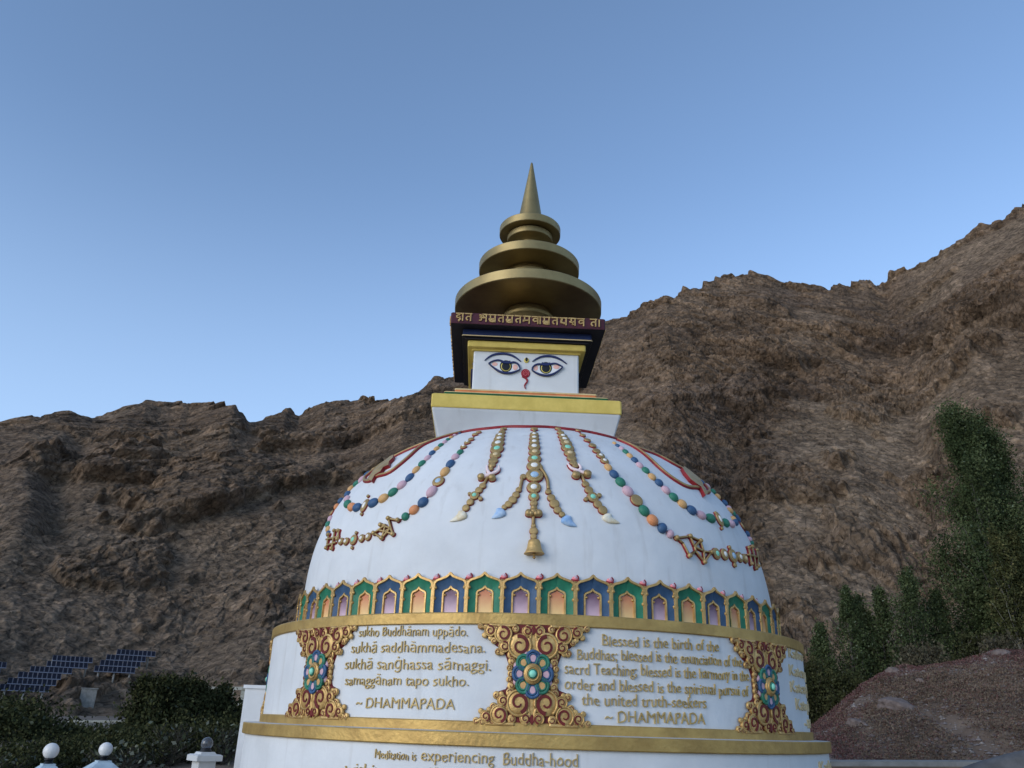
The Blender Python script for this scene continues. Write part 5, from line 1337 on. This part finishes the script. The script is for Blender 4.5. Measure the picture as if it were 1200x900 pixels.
rtree('leafy_bush', 33.4, 36.0, .110, 2.2, 3.6, 'dark bush at the right edge behind the mound crest', WIL, cat='bush', n=5000, leaf=.1, seed=21, clear=.0, shape='dome', stems=4)

LG = 'bushes and willows behind the lamp pillars'
def ltree(name, a, d, tanel, w, label, mats=WIL, cat='bush', **kw):
    b = polar(a, d); h = top(a, d, tanel) - b[2]
    return tree(name, b, h, w, label, cat, LG, mats, **kw)
kw = dict(clear=.02, shape='dome', stems=4)
ltree('leafy_bush', -30.2, 25, -.004, 4.0, 'dark willow bush at the left edge below the stepped solar array', n=26000, leaf=.075, seed=31, **kw)
ltree('leafy_bush', -27.3, 26, -.030, 2.6, 'low dark bush behind the first globe lamp pillar', n=16000, leaf=.075, seed=32, **kw)
ltree('leafy_bush', -25.3, 25, -.046, 2.6, 'lowest dark bush under the white coping wall', n=16000, leaf=.075, seed=33, **kw)
ltree('leafy_bush', -23.3, 26, -.036, 2.6, 'olive bush behind the second globe lamp pillar', n=18000, leaf=.075, seed=34, **kw)
ltree('willow_tree', -21.1, 27, .030, 3.0, 'tallest dark willow with a ragged top left of the white wall', cat='tree', n=26000, leaf=.08, seed=35, clear=.02, shape='cone', stems=4)
ltree('willow_tree', -18.9, 28, .024, 2.8, 'dark willow in front of the cream parapet beside the white wall', cat='tree', n=24000, leaf=.08, seed=36, clear=.02, shape='cone', stems=3)
ltree('willow_tree', -17.0, 28, .006, 2.6, 'dark willow tucked directly against the white wall edge', cat='tree', n=18000, leaf=.08, seed=37, **kw)
ltree('leafy_bush', -21.9, 23, -.032, 2.2, 'dark bush between the second lamp pillar and the tallest willow', n=7000, leaf=.1, seed=41, **kw)
ltree('silver_bush', -23.1, 19, -.033, 1.5, 'sparse silver-leaved shrub right of the second globe lamp', SILV, bark=BARKD, stem_r=.012, n=150, leaf=.085, seed=38, clear=.1, shape='dome', stems=5)
ltree('silver_bush', -20.3, 19.5, -.010, 1.2, 'silver-leaved shrub left of the pillar with the glass finial', SILV, bark=BARKD, stem_r=.012, n=90, leaf=.085, seed=39, clear=.2, shape='dome', stems=4)
ltree('silver_bush', -17.3, 19.5, -.014, 1.1, 'silver-leaved shrub between the glass finial pillar and the white wall', SILV, bark=BARKD, stem_r=.012, n=90, leaf=.085, seed=40, clear=.2, shape='dome', stems=4)
ltree('silver_bush', -28.6, 18.5, -.045, 1.2, 'low pale shrub left of the first globe lamp', SILV, bark=BARKD, stem_r=.012, n=90, leaf=.08, seed=42, clear=.1, shape='dome', stems=4)

ltree('leafy_bush', -28.9, 19.5, -.040, 2.8, 'near low dark bush around the first globe lamp', n=12000, leaf=.05, seed=51, **kw)
ltree('leafy_bush', -25.2, 20.5, -.036, 2.6, 'near low dark bush between the two globe lamps', n=12000, leaf=.05, seed=52, **kw)
ltree('leafy_bush', -21.6, 20.5, -.034, 2.6, 'near dark bush between the wide capped lamp and the glass finial pillar', n=12000, leaf=.05, seed=53, **kw)
ltree('leafy_bush', -18.4, 20.5, -.014, 2.4, 'near dark bush directly behind the glass finial pillar', n=12000, leaf=.05, seed=54, **kw)

# ================================================================== LAMP PILLARS, WALLS, SOLAR ARRAYS
CONC = M('pale_concrete', (0.46, 0.45, 0.43), .85, rgb2=(0.30, 0.29, 0.27), scale=3, bump=.4, bscale=18)
ROOFB = M('pale_blue_cap_paint', (0.50, 0.60, 0.66), .6, rgb2=(0.36, 0.44, 0.50), scale=6)
IRON = M('dark_iron', (0.02, 0.02, 0.022), .5, .5, scale=8)
GLOBE = M('opal_globe', (0.74, 0.72, 0.70), .35, var=.06, scale=8, spec=.5)
def globe_material():
    m = M('smoked_glass', (0.16, 0.17, 0.19), .08, var=.2, scale=6, spec=.7)
    m.node_tree.nodes['Principled BSDF'].inputs['Transmission Weight'].default_value = .55
    return m
SMOKED = globe_material()
def ball(mb, c, r, mat=0, nu=24, nv=14):
    vs = []
    for j in range(nv + 1):
        e = -pi / 2 + pi * j / nv
        for k in range(nu):
            a = 2 * pi * k / nu; vs.append((c[0] + r * cos(e) * cos(a), c[1] + r * cos(e) * sin(a), c[2] + r * sin(e)))
    mb.add(vs, [(j * nu + k, j * nu + (k + 1) % nu, (j + 1) * nu + (k + 1) % nu, (j + 1) * nu + k) for j in range(nv) for k in range(nu)], mat, True)
def lamp_pillar(a, d, tanel, r, label, wide):
    x, y = d * sin(radians(a)), d * cos(radians(a)); zc = EYE + d * tanel; g = gz1(x, y)
    root = empty('lamp_pillar', (x, y, g)); root.rotation_euler = (0, 0, radians(-a + 12)); tag(root, label, 'lamp pillar', 'gate pillars left of the stupa')
    zt = zc - g - r * 1.55
    m = MB(); sq_loft(m, [(wide * .72, 0), (wide * .72, zt - .26), (wide * .80, zt - .255), (wide * .80, zt - .22)], 0); m.build('post', WHITE2, root)
    m = MB(); sq_loft(m, [(wide * .9, zt - .22), (wide, zt - .215), (wide, zt - .17), (wide * .93, zt - .155)], 0); sq_loft(m, [(wide * .86, zt - .154), (wide * .80, zt - .125), (wide * .40, zt - .03), (wide * .34, zt - .02), (wide * .34, zt)], 0)
    m.build('cap', ROOFB, root)
    m = MB(); lathe(m, [(.001, zt + r * .75), (r * .55, zt + r * .7), (r * .6, zt + r * .5), (r * .40, zt + r * .3), (r * .62, zt + .001), (.001, zt)], 20); m.build('lamp_holder', IRON, root)
    m = MB(); ball(m, (0, 0, zt + r * 1.55), r); m.build('globe', GLOBE, root)
lamp_pillar(-26.60, 13.5, -.0408, .100, 'white globe lamp on a pale blue pyramid cap, nearer the left edge', .235)
lamp_pillar(-23.77, 15.0, -.0386, .100, 'smaller looking white globe lamp on a wide stepped blue cap', .30)
# third pillar with smoked glass finial
a, d_ = -18.2, 13.5; x, y = d_ * sin(radians(a)), d_ * cos(radians(a)); g = gz1(x, y)
root = empty('lamp_pillar', (x, y, g)); root.rotation_euler = (0, 0, radians(-a + 22)); tag(root, 'white square pillar topped by a dark smoked glass ball beside the white wall', 'lamp pillar', 'gate pillars left of the stupa')
zt = EYE + d_ * -.0440 - g
m = MB(); sq_loft(m, [(.125, 0), (.125, zt - .05)], 0); m.build('post', WHITE2, root)
m = MB(); sq_loft(m, [(.15, zt - .055), (.19, zt - .05), (.19, zt + .02), (.165, zt + .035)], 0); sq_loft(m, [(.12, zt + .0352), (.10, zt + .065)], 0); m.build('cap', WHITE2, root)
m = MB(); lathe(m, [(.001, zt + .125), (.06, zt + .12), (.075, zt + .09), (.085, zt + .066), (.001, zt + .0655)], 20); m.build('lamp_holder', IRON, root)
m = MB(); ball(m, (0, 0, zt + .175), .085); m.build('globe', SMOKED, root)

# white wall standing behind the left side of the stupa
d_ = 14.2; yb = d_ * cos(radians(16.44))
zt = EYE + d_ * .0290; x0 = -d_ * sin(radians(16.44))
root = empty('white_wall', (x0, yb, 0)); tag(root, 'tall plain white wall end rising behind the left side of the stupa', 'wall')
m = MB(); box(m, 0, 2.3, 0, .32, -.2, zt - .05, 0); m.build('wall_slab', WHITE, root)
m = MB(); box(m, -.025, 2.32, -.025, .345, zt - .0495, zt, 0); m.build('coping', WHITE, root)

# low walls far behind the bushes
POSTC_ = M('weathered_concrete', (0.30, 0.285, 0.26), .9, rgb2=(0.20, 0.19, 0.17), scale=3)
LIME = M('limewashed_stone', (0.52, 0.49, 0.40), .85, rgb2=(0.34, 0.31, 0.25), scale=5, bump=.4, bscale=15)
def low_wall(name, a0, a1, d, t0, t1, hgt, th, label, openings):
    p0 = Vector((d * sin(radians(a0)), d * cos(radians(a0)), EYE + d * t0)); p1 = Vector((d * sin(radians(a1)), d * cos(radians(a1)), EYE + d * t1))
    L = (p1 - p0).length; root = empty(name, p0); root.rotation_euler = (0, -math.asin((p1 - p0).z / L), atan2(p1.y - p0.y, p1.x - p0.x)); tag(root, label, 'wall')
    m = MB()
    if openings:
        n = int(L / .5); 
        for i in range(n): box(m, i * L / n, i * L / n + .2, 0, th, -hgt * .62, -.16, 0)
        box(m, -.02, L, 0, th, -hgt, -hgt * .62, 0)
    else: box(m, 0, L, 0, th, -hgt, -.1, 0)
    m.build('wall_slab', LIME if openings else POSTC_, root)
    m = MB(); box(m, -.05, L + .05, -.05, th + .05, -.16 if openings else -.0995, 0, 0); m.build('coping', LIME, root)
low_wall('low_wall', -26.07, -20.8, 44, -.0120, -.0100, 1.0, .3, 'long low wall with a pale coping half lost among the dark bushes', False)
low_wall('parapet_wall', -19.4, -16.0, 48, .0250, .0272, 1.3, .25, 'cream openwork parapet wall showing above the willows', True)

# concrete block hut on the slope
p = slope_at(-25.3, .0085); p = p + Vector((.43, -.9, .1)) * 1.2
root = empty('water_tank', p); root.rotation_euler = (0, 0, radians(24)); tag(root, 'small pale concrete water tank box on the slope under the single solar array', 'water tank')
m = MB(); box(m, -.75, .75, -.7, .7, -1.5, .55, 0); m.build('tank_body', POSTC_, root)
m = MB(); box(m, -.84, .84, -.79, .79, .551, .65, 0); m.build('tank_lid', POSTC_, root)

# solar arrays on steel frames
CELL = M('solar_cell', (0.010, 0.010, 0.018), .55, var=.35, scale=2, spec=.12)
ALU = M('aluminium_frame', (0.20, 0.21, 0.25), .5, .3, var=.15, scale=6)
POSTC = M('concrete_footing', (0.33, 0.31, 0.28), .9, var=.2, scale=4)
def solar(corner_a, corner_t, d, cols, rows_spec, mw, mh, label, tilt=34, yaw=0):
    """rows_spec: per row of modules (first column, number of columns), lowest row first"""
    a = corner_a; q_ = slope_at(a, corner_t); d = math.hypot(q_.x, q_.y) - 3.0
    base = Vector((d * sin(radians(a)), d * cos(radians(a)), EYE + d * corner_t)); mw = 4.6 / 1040 * d; mh = 6.6 / 1040 * d / sin(radians(tilt))
    root = empty('solar_array', base); root.rotation_euler = (0, 0, radians(-a + yaw)); tag(root, label, 'solar array', 'solar arrays on the rocky slope')
    t = radians(tilt); ux = Vector((1, 0, 0)); uy = Vector((0, cos(t), sin(t))); un = ux.cross(uy)
    def slab(m, x0, x1, y0, y1, w0, w1, mat):
        v = [ux * x + uy * y + un * w for w in (w0, w1) for x, y in ((x0, y0), (x1, y0), (x1, y1), (x0, y1))]
        m.add(v, [(0, 3, 2, 1), (4, 5, 6, 7), (0, 1, 5, 4), (1, 2, 6, 5), (2, 3, 7, 6), (3, 0, 4, 7)], mat)
    for j, (c0, n) in enumerate(rows_spec):
        for i in range(n):
            pm = MB(); x = (c0 + i) * mw; y = j * mh * 1.02
            slab(pm, x + .02, x + mw - .02, y + .02, y + mh - .02, 0, .05, 1)
            slab(pm, x + .045, x + mw - .045, y + .05, y + mh - .05, .0505, .056, 0)
            pm.build('solar_panel', [CELL, ALU], root)
    m = MB()
    for j, (c0, n) in enumerate(rows_spec):
        y = j * mh * 1.02
        slab(m, c0 * mw, (c0 + n) * mw, y - .06, y + .06, .058, .09, 0)
        slab(m, c0 * mw, (c0 + n) * mw, y + mh * .45, y + mh * .55, -.12, -.005, 0)
    m.build('rail', ALU, root)
    c0, n = rows_spec[0]
    for x in (c0 + n * .12, c0 + n * .5, c0 + n * .88):
        fm = MB(); q = ux * (x * mw) + uy * (mh * .25)
        tube(fm, [q + Vector((0, 0, -1.5)), q + Vector((0, 0, -.1))], .11, 0, 8); fm.build('leg', POSTC, root)
        fm = MB(); q = ux * ((x + (rows_spec[-1][0] - c0) * .9) * mw) + uy * ((len(rows_spec) - .4) * mh)
        tube(fm, [q + Vector((0, 0, -1.8)), q + Vector((0, 0, -.1))], .11, 0, 8); fm.build('leg', POSTC, root)
solar(-25.30, .0350, 104, 9, [(0, 9), (1, 9), (2.1, 9), (4.2, 9)], .50, .92, 'single solar array on its own footings, right of the stepped one')
solar(-29.95, .0130, 104, 9, [(0, 10), (1.3, 10), (3.1, 9), (5.3, 9), (8.6, 9), (9.6, 9)], .55, .92, 'large stepped solar array of six rows above the dark willow bush')
solar(-32.6, .0215, 106, 9, [(0, 9), (1, 9), (2, 9)], .55, .92, 'solar array cut off by the left edge of the picture')

# pale path and kerb at the foot of the mound
KERB = M('kerb_stone', (0.15, 0.145, 0.145), .85, rgb2=(0.085, 0.082, 0.082), scale=3, bump=.4, bscale=12)
m = MB(); pts = []
for i in range(31):
    a = 15 + 18 * i / 30; pts.append(a)
vs = []
for a in pts:
    top_ = EYE - 21.6 * float(np.interp(a, [15, 19.3, 27.6, 33], [.0320, .0288, .0224, .019]))
    for d, z in ((21.6, -.05), (21.6, top_ - .10), (21.6, top_), (22.6, top_ + .01), (22.6, .0)):
        s, c = sin(radians(a)), cos(radians(a)); vs.append((d * s, d * c, z))
for k in range(4): m.add(vs, [(i * 5 + k, i * 5 + 5 + k, i * 5 + 5 + (k + 1), i * 5 + k + 1) for i in range(30)], 1 if k == 0 else 0)
o = m.build('concrete_path', [POSTC_, SOIL]); tag(o, kind='structure')
m = MB(); P = []
ctl = [(24.0, 1.06), (26.5, 1.16), (28.4, 1.33), (30.6, 1.50), (33.5, 1.62), (38, 1.66)]
S = smooth_path(ctl, 6); vs = []
for i, (a, z) in enumerate(S):
    d = 14.6 + .6 * i / len(S); s, c = sin(radians(a)), cos(radians(a))
    for dd, zz_ in ((-.26, -.1), (-.24, z - .10), (-.14, z - .02), (0, z), (.16, z - .03), (.25, z - .12), (.26, -.1)): vs.append(((d + dd) * s, (d + dd) * c, zz_))
m.add(vs, [(i * 7 + k, i * 7 + 7 + k, i * 7 + 8 + k, i * 7 + 1 + k) for i in range(len(S) - 1) for k in range(6)], 0, True)
m.add(vs, [tuple(range(7)), tuple(range((len(S) - 1) * 7 + 6, (len(S) - 1) * 7 - 1, -1))], 0)
o = m.build('rounded_parapet', KERB); tag(o, 'grey rounded parapet curving up at the bottom right corner', 'parapet')

# ================================================================== CAMERA, SKY, SUN
cam = bpy.data.cameras.new('camera'); cam.lens = 950.0 * 36 / 1200; cam.sensor_width = 36; cam.clip_start = .1; cam.clip_end = 5000
co_ = bpy.data.objects.new('camera', cam); link(co_)
pitch = math.atan(396 / 950.0)
co_.matrix_world = Matrix.Translation((0, 0, EYE)) @ (Matrix.Rotation(pi / 2 + pitch, 4, 'X') @ Matrix.Rotation(radians(1.92), 4, 'Z'))
SC.camera = co_
W = bpy.data.worlds.new('World'); SC.world = W; W.use_nodes = True
nt = W.node_tree; bg = nt.nodes['Background']
sky = nt.nodes.new('ShaderNodeTexSky'); sky.sky_type = 'NISHITA'; sky.sun_disc = False
SUN_EL, SUN_AZ = 12.0, 228.0            # the sun is low behind the photographer, already off this slope
sky.sun_elevation = radians(SUN_EL); sky.sun_rotation = radians(SUN_AZ)
sky.altitude = 3300; sky.air_density = 1.0; sky.dust_density = 1.9; sky.ozone_density = 1.2
# pale dusk haze low in the sky
tc = nt.nodes.new('ShaderNodeTexCoord'); sp = nt.nodes.new('ShaderNodeSeparateXYZ'); nt.links.new(tc.outputs['Generated'], sp.inputs[0])
mr = nt.nodes.new('ShaderNodeMapRange'); mr.interpolation_type = 'SMOOTHSTEP'
mr.inputs['From Min'].default_value = .62; mr.inputs['From Max'].default_value = .12; mr.inputs['To Max'].default_value = .62
nt.links.new(sp.outputs['Z'], mr.inputs['Value'])
mx = nt.nodes.new('ShaderNodeMix'); mx.data_type = 'RGBA'; nt.links.new(mr.outputs['Result'], mx.inputs['Factor']); nt.links.new(sky.outputs['Color'], mx.inputs['A'])
mx.inputs['B'].default_value = (1.48, 2.05, 2.95, 1)
nt.links.new(mx.outputs['Result'], bg.inputs['Color']); bg.inputs['Strength'].default_value = .15
sl = bpy.data.lights.new('sun', 'SUN'); sl.energy = .68; sl.angle = radians(40); sl.color = (1.0, .975, .93)
so = bpy.data.objects.new('sun', sl); link(so)
sd = Vector((sin(radians(SUN_AZ)) * cos(radians(SUN_EL + 6)), cos(radians(SUN_AZ)) * cos(radians(SUN_EL + 6)), sin(radians(SUN_EL + 6))))
so.rotation_euler = sd.to_track_quat('Z', 'Y').to_euler()
SC.view_settings.view_transform = 'Standard'; SC.view_settings.look = 'None'; SC.view_settings.gamma = 1.0
SC.view_settings.exposure = 1.18
SC.cycles.max_bounces = 6
